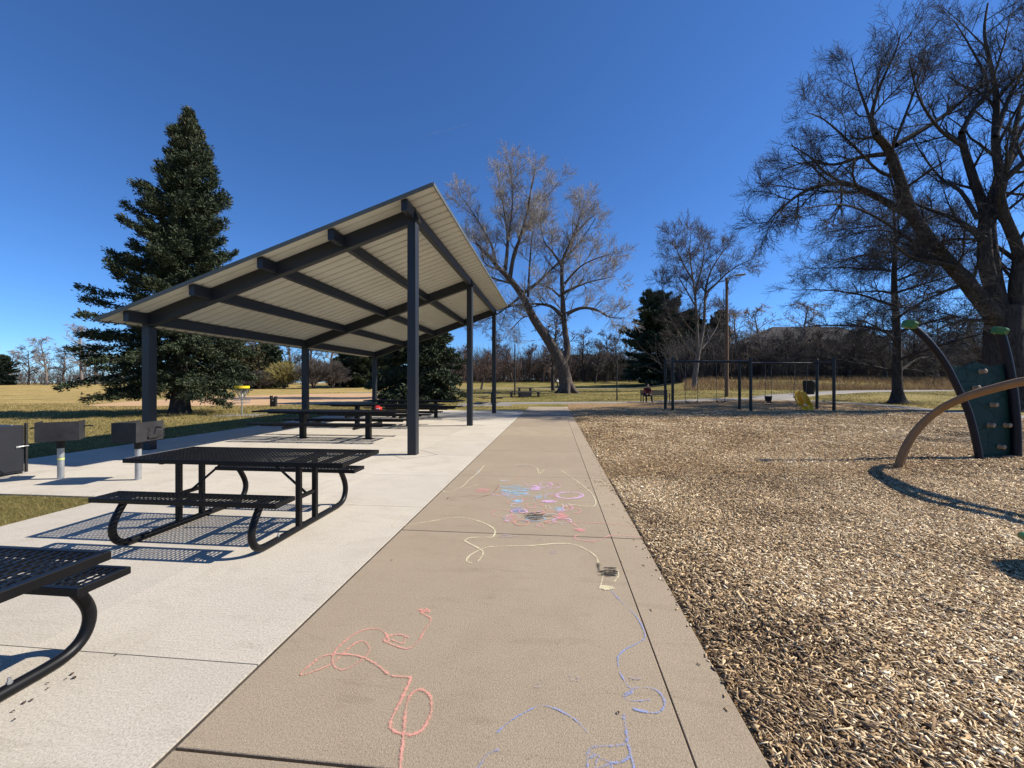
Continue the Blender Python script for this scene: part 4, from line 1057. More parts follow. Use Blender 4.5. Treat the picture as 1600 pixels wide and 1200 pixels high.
# ------------------------------------------------------------------ trees
class Tree:
    """collects tapering limbs; thick ones become the trunk, thin ones the crown"""
    def __init__(s, seed): s.r = np.random.default_rng(seed); s.thick = []; s.thin = []
    def limb(s, pts, r0, r1, thick=True):
        pts = np.asarray([tuple(p) for p in pts], float)
        rad = r0 + (r1 - r0)*np.linspace(0, 1, len(pts))**.85
        (s.thick if thick else s.thin).append((pts, rad)); return pts, rad
    def grow(s, p, d, ln, r0, lev, cfg):
        r = s.r; n = cfg['seg'][lev]; st = ln/n; pts = [np.array(p, float)]; d = np.array(d, float)
        for i in range(n):
            d = d + r.normal(0, cfg['wig'][lev], 3) + np.array((0, 0, cfg['up'][lev]))
            d /= np.linalg.norm(d) + 1e-9; pts.append(pts[-1] + d*st)
        pts = np.array(pts); rad = r0*(1 - .72*np.linspace(0, 1, n+1))
        rad = np.maximum(rad, cfg.get('rmin', .006))
        (s.thick if r0 > cfg.get('thick', .07) else s.thin).append((pts, rad))
        if lev + 1 < len(cfg['seg']): s.spawn(pts, rad, ln, lev + 1, cfg, cfg['start'][lev])
    def spawn(s, pts, rad, ln, lev, cfg, t0=.2, num=None):
        r = s.r; n = num if num is not None else max(1, int(r.poisson(cfg['num'][lev])))
        m = len(pts) - 1; f = r.uniform(0, 6.28)
        for k in range(n):
            t = t0 + (1 - t0)*((k + r.uniform(.2, .9))/n); x = min(t*m, m - 1e-6); i = int(x); w = x - i
            p = pts[i]*(1-w) + pts[i+1]*w; tg = pts[i+1] - pts[i]; tg /= np.linalg.norm(tg) + 1e-9
            q = np.cross(tg, (0.3, 0.2, 1.0)); q /= np.linalg.norm(q) + 1e-9; b = np.cross(tg, q)
            f += 2.4 + r.normal(0, .5); a = R(r.normal(*cfg['ang'][lev]))
            d = tg*math.cos(a) + (q*math.cos(f) + b*math.sin(f))*math.sin(a)
            L_ = ln*cfg['ratio'][lev]*r.uniform(.55, 1.25)*(1 - (.68 if lev == 1 else .5)*t)
            L_ = min(max(L_, cfg['lmin'][lev]), cfg['lmax'][lev])
            rr = min((rad[i]*(1-w) + rad[i+1]*w)*.62, cfg['rmax'][lev])
            s.grow(p, d, L_, rr, lev, cfg)
    def mesh(s, name, items, mat, parent, k):
        Vs, Fs = [], []; off = 0
        ang = np.linspace(0, 2*math.pi, k, endpoint=False); ca, sa = np.cos(ang)[None, :, None], np.sin(ang)[None, :, None]
        by = {}
        for p, r in items: by.setdefault(len(p), []).append((p, r))
        for n, lst in by.items():
            Pn = np.array([p for p, _ in lst]); Rn = np.array([r for _, r in lst])       # (m,n,3)
            t = np.gradient(Pn, axis=1); t /= np.linalg.norm(t, axis=2)[..., None] + 1e-9
            ref = np.where(np.abs(t[:, :1, 2:3]) > .75, np.array((1., .1, 0))[None, None], np.array((.1, .05, 1.))[None, None])
            ref = np.repeat(ref, n, 1)
            a = ref - t*(t*ref).sum(2, keepdims=True); a /= np.linalg.norm(a, axis=2)[..., None] + 1e-9; b = np.cross(t, a)
            V = Pn[:, :, None] + Rn[:, :, None, None]*(a[:, :, None]*ca + b[:, :, None]*sa)  # m,n,k,3
            m = len(lst); base = off + np.arange(m)[:, None, None]*n*k + np.arange(n-1)[None, :, None]*k
            j = np.arange(k)[None, None]; j2 = (j + 1) % k
            Fs.append(np.stack([base+j, base+j2, base+k+j2, base+k+j], 3).reshape(-1, 4))
            Vs.append(V.reshape(-1, 3)); off += m*n*k
        if not Vs: return None
        V = np.concatenate(Vs); inv = np.array(parent.matrix_basis.inverted()); V = V @ inv[:3, :3].T + inv[:3, 3]
        return raw_mesh(name, V, np.concatenate(Fs), mat, parent, smooth=True)
    def build(s, name, label, base, bark_m, twig_m, group=None, cat='tree', kt=10, kc=3):
        t = thing(name, label, cat, base, group=group)
        s.mesh('trunk', s.thick, bark_m, t, kt); s.mesh('crown', s.thin, twig_m, t, kc)
        return t
def limb_pts(px, d0, dd, conv=lambda p: p):
    n = len(px); return smooth_line([P(*conv(q), d0 + dd*(i/(n-1))**1.3) for i, q in enumerate(px)], 4)

BIG = dict(seg=[8, 6, 5, 4, 3], wig=[.09, .10, .11, .12, .12], up=[.03, .045, .04, .02, .0], start=[.2, .15, .1, .1], num=[0, 10, 9, 6, 2], ang=[(42, 11)]*2 + [(36, 11), (33, 12), (30, 12)],
           ratio=[1, .58, .56, .56, .6], lmin=[2, 1.2, .7, .4, .3], lmax=[9, 5.2, 2.9, 1.6, .95], rmax=[.3, .085, .03, .012, .007], rmin=.0058, thick=.075)

# --- huge bare tree at the right
D = 22.0; cR = lambda p: (1170 + p[0]/1.874, p[1]/1.874)
T = Tree(11); base = onpx(1574, D)
tr = T.limb(smooth_line([P(1576, 642, D), P(1574, 612, D), P(1570, 560, D), P(1568, 515, D), P(1572, 480, D)], 3), 1.02, .82)
T.thick[-1] = (T.thick[-1][0], np.interp(np.linspace(0, 1, len(T.thick[-1][0])), [0, .15, .4, 1], [1.35, 1.0, .84, .70]))
limbs = [  # polyline in the tree's elevation, radius from/to, depth change, children
    ([(735, 950), (700, 905), (640, 830), (560, 740), (480, 630), (440, 520), (410, 440), (370, 395)], .46, .15, -2.0, 10),
    ([(370, 400), (360, 340), (385, 250), (430, 150), (445, 95)], .13, .02, -.8, 9), ([(372, 400), (345, 320), (320, 250), (300, 170)], .10, .02, .8, 8),
    ([(485, 640), (400, 590), (300, 542), (225, 540), (150, 568), (85, 620), (50, 655)], .20, .02, -2.5, 15),
    ([(412, 450), (330, 460), (250, 482), (170, 475), (90, 500)], .14, .02, 2, 11), ([(430, 425), (540, 360), (620, 300), (680, 235), (700, 190)], .15, .03, 1.5, 11),
    ([(440, 520), (380, 500), (300, 420), (220, 350), (170, 330)], .10, .015, -3, 11), ([(400, 480), (450, 360), (500, 220), (520, 130)], .10, .02, 3.0, 10),
    ([(560, 740), (470, 700), (380, 640), (280, 600), (160, 610)], .11, .02, -4, 11),
    ([(750, 930), (700, 800), (690, 690), (690, 620), (660, 530), (632, 440), (622, 385)], .38, .14, 1.5, 9),
    ([(622, 390), (655, 325), (700, 250), (650, 140), (600, 60)], .13, .02, 1.5, 11), ([(630, 430), (560, 380), (500, 290), (470, 180)], .11, .02, -2, 10),
    ([(690, 700), (600, 640), (500, 603), (430, 560)], .16, .03, 3, 9), ([(670, 640), (620, 560), (560, 520), (500, 440), (480, 400)], .12, .02, 4, 9),
    ([(745, 940), (715, 780), (705, 640), (735, 540), (722, 420), (725, 300), (715, 220), (690, 100), (700, 10)], .36, .04, 3, 16),
    ([(752, 1000), (782, 930), (782, 840), (790, 740), (745, 620), (740, 540), (800, 480), (850, 420), (880, 300)], .40, .06, -2, 12),
    ([(735, 560), (770, 440), (790, 330), (830, 240), (850, 100)], .18, .03, 4, 13), ([(755, 1010), (790, 945), (850, 820), (900, 700), (960, 540), (990, 380)], .42, .06, 0, 14), ([(722, 400), (760, 290), (806, 200), (830, 80)], .14, .02, 2, 12),
    ([(700, 905), (640, 800), (560, 770), (470, 750), (400, 690)], .17, .03, -3, 10), ([(700, 940), (640, 937), (590, 950), (500, 985)], .10, .02, -2, 8),
    ([(640, 830), (580, 850), (500, 870), (430, 930)], .08, .015, -3.5, 8), ([(780, 760), (700, 710), (600, 700), (520, 720), (430, 700)], .12, .02, 4.5, 9)]
for px, r0, r1, dd, n in limbs:
    p, rad = T.limb(limb_pts(px, D, dd, cR), r0, r1)
    ln = np.linalg.norm(np.diff(p, axis=0), axis=1).sum()
    T.spawn(p, rad, max(5.2, ln*.62), 1, BIG, .22, n)
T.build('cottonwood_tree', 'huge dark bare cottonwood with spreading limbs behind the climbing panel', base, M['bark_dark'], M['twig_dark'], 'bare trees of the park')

# --- conical bare tree before it
D = 27.0; T = Tree(5); base = onpx(1402.5, D)
tp, tr_ = T.limb(smooth_line([P(1403, 629, D), P(1402, 600, D), P(1401, 520, D), P(1397, 440, D), P(1399, 380, D + .3), P(1396, 320, D + .5)], 4), .36, .05)
T.thick[-1][1][:3] = [.62, .46, .39]
CON = dict(BIG, num=[0, 8, 7, 5, 2], up=[.0, -.015, -.01, 0, 0], ratio=[1, .48, .42, .45, .5], lmax=[9, 3.4, 1.7, 1.0, .6], rmax=[.12, .04, .017, .009, .006])
for k in range(26):
    x = 5 + (len(tp) - 7)*(k/25)**.9; i = int(x); z = tp[i]; a = 2.399*k + .4
    d = np.array((math.cos(a), math.sin(a), .55 - .25*(k/25))); left = (-math.cos(a))
    ln = (7.2 if left > -.2 else 5.0)*(1 - .62*(k/25)**1.3)*T.r.uniform(.8, 1.15)
    n = 9; pts = [z]; d = d/np.linalg.norm(d)
    for j in range(n): d = d + np.array((0, 0, -.055)) + T.r.normal(0, .06, 3); d /= np.linalg.norm(d); pts.append(pts[-1] + d*ln/n)
    p, rad = T.limb(pts, .11*(1 - .5*k/25), .015)
    T.spawn(p, rad, ln*.8, 1, CON, .12, 13)
T.build('bare_tree', 'straight-trunked bare tree with drooping tiers of branches between swings and climbing panel', base, M['bark_dark'], M['twig_dark'], 'bare trees of the park')

# --- leaning cottonwood in the middle
D = 42.0; cM = lambda p: (700 + p[0]/3, 230 + p[1]/3)
T = Tree(23); base = onpx(886, D)
T.limb(smooth_line([P(*cM(q), D) for q in ((560, 1172), (556, 1140), (548, 1080), (532, 1020), (505, 962))], 3), 1.3, .9)
T.thick[-1] = (T.thick[-1][0], np.interp(np.linspace(0, 1, len(T.thick[-1][0])), [0, .2, .5, 1], [1.10, .80, .66, .60]))
for k in range(7):                     # root flare
    a = k*.9 + .3; p0 = base + Vector((math.cos(a)*.4, math.sin(a)*.4, .8)); p1 = base + Vector((math.cos(a)*1.35, math.sin(a)*1.35, -.1))
    T.limb([p0, (p0 + p1)/2 + Vector((0, 0, -.15)), p1], .34, .10)
MID = dict(BIG, num=[0, 9, 8, 5, 2], up=[.03, .07, .07, .05, .03], lmax=[9, 6.5, 3.4, 1.9, 1.0], lmin=[2, 1.5, .9, .6, .4], rmax=[.3, .09, .034, .018, .012], rmin=.0105, thick=.12)
limbs = [([(515, 985), (470, 905), (400, 800), (350, 700), (290, 618), (240, 568), (185, 505), (130, 450)], .58, .10, -2, 9),
    ([(290, 612), (310, 500), (340, 420), (372, 300), (392, 180), (412, 100)], .24, .03, -1.5, 14), ([(268, 575), (280, 430), (262, 290), (230, 120)], .22, .03, 2, 14),
    ([(225, 545), (200, 450), (125, 320), (65, 235)], .16, .02, -2, 11), ([(345, 690), (420, 635), (520, 540), (600, 470), (690, 335)], .20, .03, 2, 13),
    ([(310, 520), (350, 400), (430, 280), (520, 160)], .15, .02, 3, 13), ([(240, 575), (170, 540), (150, 440), (95, 420)], .12, .02, 2, 9), ([(375, 700), (385, 520), (400, 390), (440, 250)], .13, .02, 3.5, 12),
    ([(280, 430), (300, 300), (300, 180), (290, 80)], .11, .02, -2.5, 12), ([(300, 640), (230, 620), (160, 600), (100, 640)], .13, .02, -3, 9), ([(340, 700), (290, 740), (220, 790), (150, 820)], .14, .02, -2, 10), ([(390, 790), (350, 800), (300, 850), (280, 870)], .08, .02, -2, 7),
    ([(540, 1005), (560, 950), (547, 850), (537, 700), (535, 555), (558, 480), (602, 400), (690, 312)], .42, .04, 1.5, 14),
    ([(556, 782), (620, 755), (690, 760), (760, 797), (832, 800)], .22, .03, -1, 11), ([(545, 682), (600, 655), (670, 630), (785, 605)], .19, .02, 1, 12), ([(532, 790), (480, 745), (400, 735), (300, 745), (240, 770)], .22, .03, 2.5, 10),
    ([(535, 560), (490, 490), (450, 440), (430, 330)], .14, .02, -2, 11), ([(558, 480), (600, 380), (630, 290), (640, 250)], .12, .02, 2, 12), ([(525, 700), (470, 655), (420, 650)], .12, .03, -2, 7), ([(545, 640), (620, 560), (700, 520), (770, 500)], .12, .02, -2, 11)]
for px, r0, r1, dd, n in limbs:
    p, rad = T.limb(limb_pts(px, D, dd, cM), r0, r1)
    ln = np.linalg.norm(np.diff(p, axis=0), axis=1).sum(); T.spawn(p, rad, max(4.7, ln*.41), 1, MID, .2, n)
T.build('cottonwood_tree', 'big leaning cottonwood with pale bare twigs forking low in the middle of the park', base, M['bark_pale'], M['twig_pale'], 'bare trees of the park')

# --- bare tree behind the swings
D = 48.0; c5 = lambda p: (960 + p[0]/4, 330 + p[1]/4)
T = Tree(31); base = onpx(1083, D)
T.limb(limb_pts([(488, 1132), (500, 1080), (508, 1000), (520, 910), (530, 850)], D, 0, c5), .30, .26); T.thick[-1][1][:3] = [.50, .39, .33]
limbs = [([(520, 910), (520, 800), (510, 600), (490, 420), (470, 260), (480, 130)], .22, .03, -1.5, 15), ([(532, 850), (560, 700), (570, 500), (600, 380), (660, 280), (700, 230)], .22, .03, 1.5, 14),
    ([(515, 900), (460, 840), (400, 760), (340, 640), (300, 480), (290, 420)], .18, .03, 1, 13), ([(572, 510), (640, 450), (700, 390), (790, 330), (850, 310)], .16, .02, -1, 12), ([(545, 860), (600, 790), (650, 700), (690, 560)], .12, .02, 2, 9),
    ([(500, 500), (540, 380), (560, 250), (540, 150)], .13, .02, 2, 11), ([(490, 430), (430, 330), (390, 240), (370, 180)], .12, .02, -2, 11), ([(510, 600), (440, 480), (390, 400)], .11, .02, 2, 9), ([(520, 780), (440, 690), (380, 580)], .10, .02, -2, 8)]
for px, r0, r1, dd, n in limbs:
    p, rad = T.limb(limb_pts(px, D, dd, c5), r0, r1); T.spawn(p, rad, 5.0, 1, dict(MID, up=[.03, .05, .04, .03, .02], lmax=[9, 5, 2.8, 1.6, .9], rmax=[.3, .10, .045, .024, .016]), .25, n)
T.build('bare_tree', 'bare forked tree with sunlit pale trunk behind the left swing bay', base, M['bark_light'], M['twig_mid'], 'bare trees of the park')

# --- generic bare trees for the wood, copied
def generic(seed, ht, spread, cfg, forks=3, r=.26, start=.18):
    T = Tree(seed); r_ = T.r; p = np.zeros(3); d = np.array((r_.normal(0, .06), r_.normal(0, .06), 1.)); pts = [p]
    for i in range(8): d = d + np.append(r_.normal(0, .05, 2), .05); d /= np.linalg.norm(d); pts.append(pts[-1] + d*ht*.72/8)
    p, rad = T.limb(pts, r, r*.2)
    cf = dict(cfg, lmax=[ht, spread*1.5, spread*.62, spread*.32, spread*.2][:len(cfg['seg'])])
    T.spawn(p, rad, spread*1.55, 1, cf, start, forks*4)
    return T
FAR = dict(seg=[8, 6, 4, 3], wig=[.1, .13, .16, .18], up=[.03, .045, .03, .01], start=[.2, .15, .1], num=[0, 9, 8, 7], ang=[(45, 12), (50, 14), (46, 15), (42, 15)], ratio=[1, .62, .5, .5],
           lmin=[2, 1.2, .7, .5], lmax=[9, 5, 2.4, 1.3], rmax=[.3, .11, .06, .04], rmin=.026, thick=.10)
protos = []
for k, (sd, ht, sp, bm, tm) in enumerate(((101, 14, 5.4, 'bark_pale', 'twig_mid'), (102, 12.5, 4.9, 'bark_dark', 'twig_mid'), (103, 11, 5.2, 'bark_pale', 'twig_red'), (104, 15, 5.0, 'bark_light', 'twig_pale'))):
    protos.append((generic(sd, ht, sp, FAR, 4), ht, bm, tm))
used = {}
def place_bare(k, px, d, s, rz, label, group, sq=1.0):
    c = onpx(px, d)
    if k not in used:
        T_, ht, bm, tm = protos[k]; t = T_.build('bare_tree', label, (0, 0, 0), M[bm], M[tm], group, kt=6)
        t.location = c; t.rotation_euler = (0, 0, rz); t.scale = (s*sq, s*sq, s); used[k] = t
    else: t = dup(used[k], c, rz, label, group, (s*sq, s*sq, s))
    t['label'] = label; t['group'] = group
WG = 'bare trees of the far wood'
wood = [(728, 98, 1.0, 2), (752, 60, .62, 2), (776, 104, 1.1, 0), (800, 94, .95, 2), (822, 100, 1.0, 2), (848, 96, 1.05, 2), (912, 100, 1.15, 0), (930, 92, .95, 1), (948, 98, 1.1, 0), (966, 102, 1.1, 1), (984, 96, .9, 0),
        (1118, 66, .8, 1), (1152, 64, .95, 3), (1190, 62, .95, 3), (1222, 60, .72, 1), (1252, 63, 1.05, 3), (1290, 61, .75, 1), (1325, 60, .8, 1), (1352, 64, .95, 0), (1385, 58, .8, 1), (1430, 60, .9, 1), (1465, 57, .8, 0), (1500, 61, .95, 1), (1540, 58, .9, 1), (1585, 60, 1.0, 0), (1640, 58, 1, 1), (1060, 84, 1.0, 1), (1022, 92, .9, 1), (864, 52, 1.0, 1)]
wl = ['reddish bare tree beside the rear pavilion post', 'small reddish bare tree right of the rear pavilion post', 'bare tree behind the slim dark street lamp', 'reddish bare tree left of the weathered table', 'reddish bare tree behind the weathered table', 'reddish bare tree left of the leaning trunk', 'bare tree just right of the forked cottonwood trunk', 'dark bare tree right of the forked cottonwood trunk', 'tall bare tree left of the staked sapling', 'bare tree behind the staked sapling', 'bare tree at the left foot of the big dark pine',
      'bare tree right of the pale-trunked tree', 'pale bare tree right of the wooden lamp pole', 'pale bare tree before the left end of the brown roof', 'dark bare tree before the brown roof', 'tall pale bare tree before the middle of the brown roof', 'dark bare tree above the black trash can', 'dark bare tree behind the rightmost swing post', 'bare tree before the right end of the brown roof', 'dark bare tree behind the straight-trunked tree', 'dark bare tree right of the straight trunk', 'bare tree left of the leaf-green post cap', 'dark bare tree behind the curved left post', 'dark bare tree behind the climbing panel', 'bare tree behind the huge cottonwood trunk', 'bare tree past the right edge behind the huge cottonwood', 'dark bare tree behind the dark pine, right', 'dark bare tree behind the dark pine, left', 'dark straight bare tree close behind the leaning cottonwood trunk']
for i, (px, d, s, k) in enumerate(wood): place_bare(k, px, d, s, i*1.7, wl[i], WG, 1.22 + .14*math.sin(i*3.1))
for i, (px, d, s, k) in enumerate(((14, 130, .95, 3), (44, 125, 1.05, 0), (72, 120, 1.2, 3), (100, 128, 1.1, 0), (128, 122, 1.55, 3), (150, 132, 1.2, 0), (350, 130, 1.4, 0), (452, 135, 1.75, 0), (488, 130, 1.7, 0), (515, 138, 1.7, 3), (400, 140, 1.8, 0), (560, 128, 1.5, 0))):
    place_bare(k, px, d, s, i*2.1 + .5, ['bare tree at the far left edge beside the dark evergreen', 'bare spreading tree across the field, second from the left edge', 'broad bare tree with pale trunk across the field', 'bare tree across the field left of the big spruce', 'tall pale bare tree rising beside the big spruce', 'bare tree half hidden by the big spruce', 'bare tree behind the big spruce', 'bare tree rising above the olive shrub', 'bare tree right of the second left pavilion post', 'pale bare tree above the brown shrubs under the roof edge', 'bare tree above the evergreens under the roof edge', 'bare tree above the dark evergreens by the third left post'][i], 'bare trees across the field', 1.25)

# sapling on the lawn
T = Tree(61); base = onpx(964, 31.5); SAP = dict(FAR, num=[0, 5, 3, 2], lmax=[3, 1.1, .5, .3], rmax=[.05, .014, .009, .007], rmin=.007, thick=.03)
p, rad = T.limb([base + Vector((0, 0, z)) for z in np.linspace(-.05, 4.7, 9)], .06, .014); T.spawn(p, rad, 1.5, 1, SAP, .45, 12)
T.build('sapling_tree', 'thin straight young tree on the lawn left of the park bench', base, M['dark_pole'], M['twig_mid'])
# tree outside the right edge that shades the chips
T = generic(77, 13.5, 3.2, dict(FAR, rmin=.010, rmax=[.2, .07, .03, .016]), 5, .2, .3); base = on(22.6, 12.2)
t = T.build('bare_tree', 'bare tree beyond the right edge whose shadow streaks the wood chips', (0, 0, 0), M['bark_dark'], M['twig_dark'], 'bare trees of the park'); t.location = base

# ------------------------------------------------------------------ thickets (mass of stems)
def thicket(name, spots, hmin, hmax, mat, seed, rad=(.018, .04)):
    r = np.random.default_rng(seed); T = Tree(seed)
    for (xc, d, k) in spots:
        b = np.array(tuple(on(xc, d)))
        for _ in range(k):
            h = r.uniform(hmin, hmax); dr = np.array((r.normal(0, .28), r.normal(0, .28), 1.)); pts = [b + np.append(r.normal(0, .5, 2), 0)]; n = 4
            for j in range(n): dr = dr + r.normal(0, .14, 3); dr /= np.linalg.norm(dr); pts.append(pts[-1] + dr*h/n)
            pts = np.array(pts); r0 = r.uniform(*rad); T.thin.append((pts, r0*(1 - .6*np.linspace(0, 1, 5))))
            for q in range(4):
                i = r.integers(1, 4); d2 = (pts[i+1] - pts[i]); d2 /= np.linalg.norm(d2); d2 = d2 + r.normal(0, .55, 3); d2 /= np.linalg.norm(d2)
                p2 = [pts[i]]; 
                for j in range(2): d2 = d2 + r.normal(0, .15, 3) + np.array((0, 0, .1)); d2 /= np.linalg.norm(d2); p2.append(p2[-1] + d2*h*.2)
                T.thin.append((np.array(p2), np.array([r0*.6, r0*.5, r0*.35])))
    e = bpy.data.objects.new('x', None); e.matrix_basis = Matrix.Identity(4)
    o = T.mesh(name, T.thin, mat, e, 3); o.parent = None; bpy.data.objects.remove(e)
    return tag(o, kind='stuff')
r = np.random.default_rng(3)
sp = [((x - CX)/F*d, d, 5) for x, d in zip(r.uniform(690, 1090, 640), r.uniform(99, 118, 640))]
thicket('brush_thicket', sp, 2.5, 9.0, M['twig_dark'], 41, (.03, .065))
sp = [((x - CX)/F*d, d, 5) for x, d in zip(r.uniform(700, 890, 120), r.uniform(94, 104, 120))]
thicket('brush_thicket', sp, 3, 7, M['twig_red'], 42, (.025, .05))
sp = [((x - CX)/F*d, d, 5) for x, d in zip(r.triangular(1060, 1150, 1800, 900), r.uniform(60, 71, 900))]
thicket('brush_thicket', sp, 2.0, 6.4, M['twig_mid'], 43, (.016, .036))
sp = [((x - CX)/F*d, d, 5) for x, d in zip(r.uniform(1050, 1800, 800), r.uniform(63, 74, 800))] + [((x - CX)/F*d, d, 3) for x, d in zip(r.uniform(1140, 1350, 160), r.uniform(62, 68, 160))]
thicket('brush_thicket', sp, 2.5, 8.6, M['twig_dark'], 44, (.018, .042))
sp = [((x - CX)/F*d, d, 4) for x, d in zip(r.uniform(-120, 590, 420), r.uniform(132, 150, 420))]
thicket('brush_thicket', sp, 2.5, 6.5, M['twig_mid'], 45, (.04, .08))

# ------------------------------------------------------------------ evergreens
def spruce(seed, ht, rad_fn, n_br, name, label, cat, loc, needle, group=None, trunk_r=.35, z0=.06, tuft=.34, droop=.10, per=15, gap=.0, upt=.25, dense=1.0, reps=6, lat_k=.30, lean=0):
    r = np.random.default_rng(seed); t = thing(name, label, cat, (0, 0, 0), group=group); T = Tree(seed)
    T.limb([(0, 0, -.15), (0, 0, .25), (0, 0, 1.0), (0, 0, ht*.5), (0, 0, ht*.98)], trunk_r*1.5, .03)
    T.thick[0] = (T.thick[0][0], np.array([trunk_r*1.7, trunk_r*1.25, trunk_r, trunk_r*.55, .03]))
    C0, AX, LN, WD, TN = [], [], [], [], []
    for k in range(n_br):
        f = z0 + (1 - z0)*(1 - (1 - (k + r.random())/n_br)**1.15)
        a = 2.39996*k + r.normal(0, .25); R0 = rad_fn(f, a)*r.uniform(.66, 1.06)
        if r.random() < gap: R0 *= .55
        z = f*ht; n = 7
        d = np.array((math.cos(a), math.sin(a), (-.12 if f < .35 else .12) + upt*f)); p = np.array((0, 0, z)); pts = [p]
        for j in range(n):
            d = d + np.array((0, 0, -droop*(1 - f) + (.12 if j > 3 else 0))) + r.normal(0, .04, 3); d /= np.linalg.norm(d); pts.append(pts[-1] + d*R0/n)
        pts = np.array(pts); T.thin.append((pts, np.linspace(.045*(1.2 - f) + .012, .008, n + 1)))
        m = int((4 + per*R0)*dense); s = np.sqrt(r.uniform(.04, 1, m)); x = np.minimum(s*n, n - 1e-4); i = x.astype(int); w = (x - i)[:, None]
        q = pts[i]*(1 - w) + pts[i+1]*w; tg = pts[i+1] - pts[i]; tg /= np.linalg.norm(tg, axis=1)[:, None]
        side = np.cross(tg, (0, 0, 1)); side /= np.linalg.norm(side, axis=1)[:, None] + 1e-9
        sg = r.choice([-1, 1], m)*r.uniform(.0, 1.0, m); lat = (R0*lat_k*(1 - s*.75) + .08)
        q = q + side*(sg*lat)[:, None] + np.stack([np.zeros(m), np.zeros(m), -np.abs(sg)*lat*.28 + r.normal(0, .05, m)], 1)
        for rep in range(reps):
            ax = tg*.75 + side*(sg*.9)[:, None] + r.normal(0, .62, (m, 3)) + np.array((0, 0, .10 + .30*f)); ax /= np.linalg.norm(ax, axis=1)[:, None]
            C0.append(q + r.normal(0, .07, (m, 3))); AX.append(ax); LN.append(r.uniform(.55, 1.15, m)*tuft); WD.append(r.uniform(.09, .17, m)*tuft)
            TN.append(np.clip(r.normal(.44, .2, m) + (.32*r.random(m) if f > .84 else 0), 0, 1))
    C0, AX, LN, WD, TN = map(np.concatenate, (C0, AX, LN, WD, TN)); n = len(LN)
    rnd = r.normal(0, 1, (n, 3)); sd = np.cross(AX, rnd); sd /= np.linalg.norm(sd, axis=1)[:, None] + 1e-9
    V = np.stack([C0 - AX*(LN*.15)[:, None], C0 + AX*(LN*.3)[:, None] + sd*WD[:, None], C0 + AX*(LN*.85)[:, None], C0 + AX*(LN*.3)[:, None] - sd*WD[:, None]], 1).reshape(-1, 3)
    if lean:
        V[:, 0] += lean*V[:, 2]/ht
        for lst in (T.thick, T.thin):
            for q, _ in lst: q[:, 0] += lean*q[:, 2]/ht
    T.mesh('trunk', T.thick, M['bark_dark'], t, 12); T.mesh('branches', T.thin, M['bark_dark'], t, 4)
    raw_mesh('crown', V, np.arange(4*n).reshape(n, 4), needle, t, tone=TN)
    t.location = loc
    return t
# hero spruce, 20 m away; fuller on the left than on the right
D = 20.4; HS = 15.0
ph = [random.Random(9).uniform(0, 6.28) for _ in range(6)]
LP_ = ([0, .08, .14, .25, .37, .45, .56, .66, .73, .82, .88, .95, 1], [2.2, 3.8, 4.3, 4.5, 4.1, 3.7, 2.9, 2.4, 1.25, 1.0, 1.15, .3, .02])
RP_ = ([0, .08, .14, .25, .37, .45, .56, .66, .73, .82, .88, .95, 1], [2.2, 3.4, 3.7, 3.3, 3.0, 2.9, 2.75, 2.45, 2.0, 1.45, 1.05, .4, .02])
def hero_r(f, a):
    side = math.cos(a - math.pi - TH)            # +1 towards the left of the view
    k = .5 + .5*max(-1, min(1, side*1.5)); base = np.interp(f, *LP_)*k + np.interp(f, *RP_)*(1 - k)
    lob = (math.sin(3*a + 13*f + ph[0]) + math.sin(2*a - 27*f + ph[1]) + .8*math.sin(5*a + 41*f + ph[2]))/2.8
    return base*(1.02 - .26*(.5 + .5*lob))
spruce(17, HS, hero_r, 450, 'spruce_tree', 'tall dark spruce rising behind the left end of the pavilion roof', 'tree', onpx(281, D), M['needle'], 'evergreens of the park', .36, .085, .20, .075, 27, .32, upt=.42, reps=9, lat_k=.20, lean=.5)
# broad spruce behind the pavilion
def wide_r(f, a): return np.interp(f, [0, .1, .3, .6, .85, 1], [3.4, 4.0, 3.7, 2.6, 1.2, .2])*(1 + .13*math.sin(3*a + 8*f) + .1*math.sin(2*a - 15*f))
s2 = spruce(18, 8.4, wide_r, 330, 'spruce_tree', 'broad dark spruce close behind the far end of the pavilion', 'tree', onpx(655, 31), M['needle'], 'evergreens of the park', .25, .02, .36, .12, 14, .1)
# pine behind the swings
def pine_r(f, a): return np.interp(f, [0, .15, .35, .6, .8, .95, 1], [5.2, 6.4, 6.3, 5.4, 4.0, 2.2, .5])*(1 + .2*math.sin(3*a + 11*f) + .16*math.sin(2*a - 19*f))
pine = spruce(19, 17, pine_r, 300, 'pine_tree', 'big dark pine with ragged tiers left of the pale-trunked bare tree', 'tree', onpx(1028, 78), M['needle_dark'], 'evergreens of the park', .4, .05, .85, .05, 8, .25, .35)
dup(pine, onpx(1078, 84), 1.3, 'dark pine behind the pale-trunked bare tree', scale=.8)
dup(pine, onpx(1125, 80), 2.6, 'narrow dark pine behind the wooden lamp pole', scale=(.45, .45, .74))
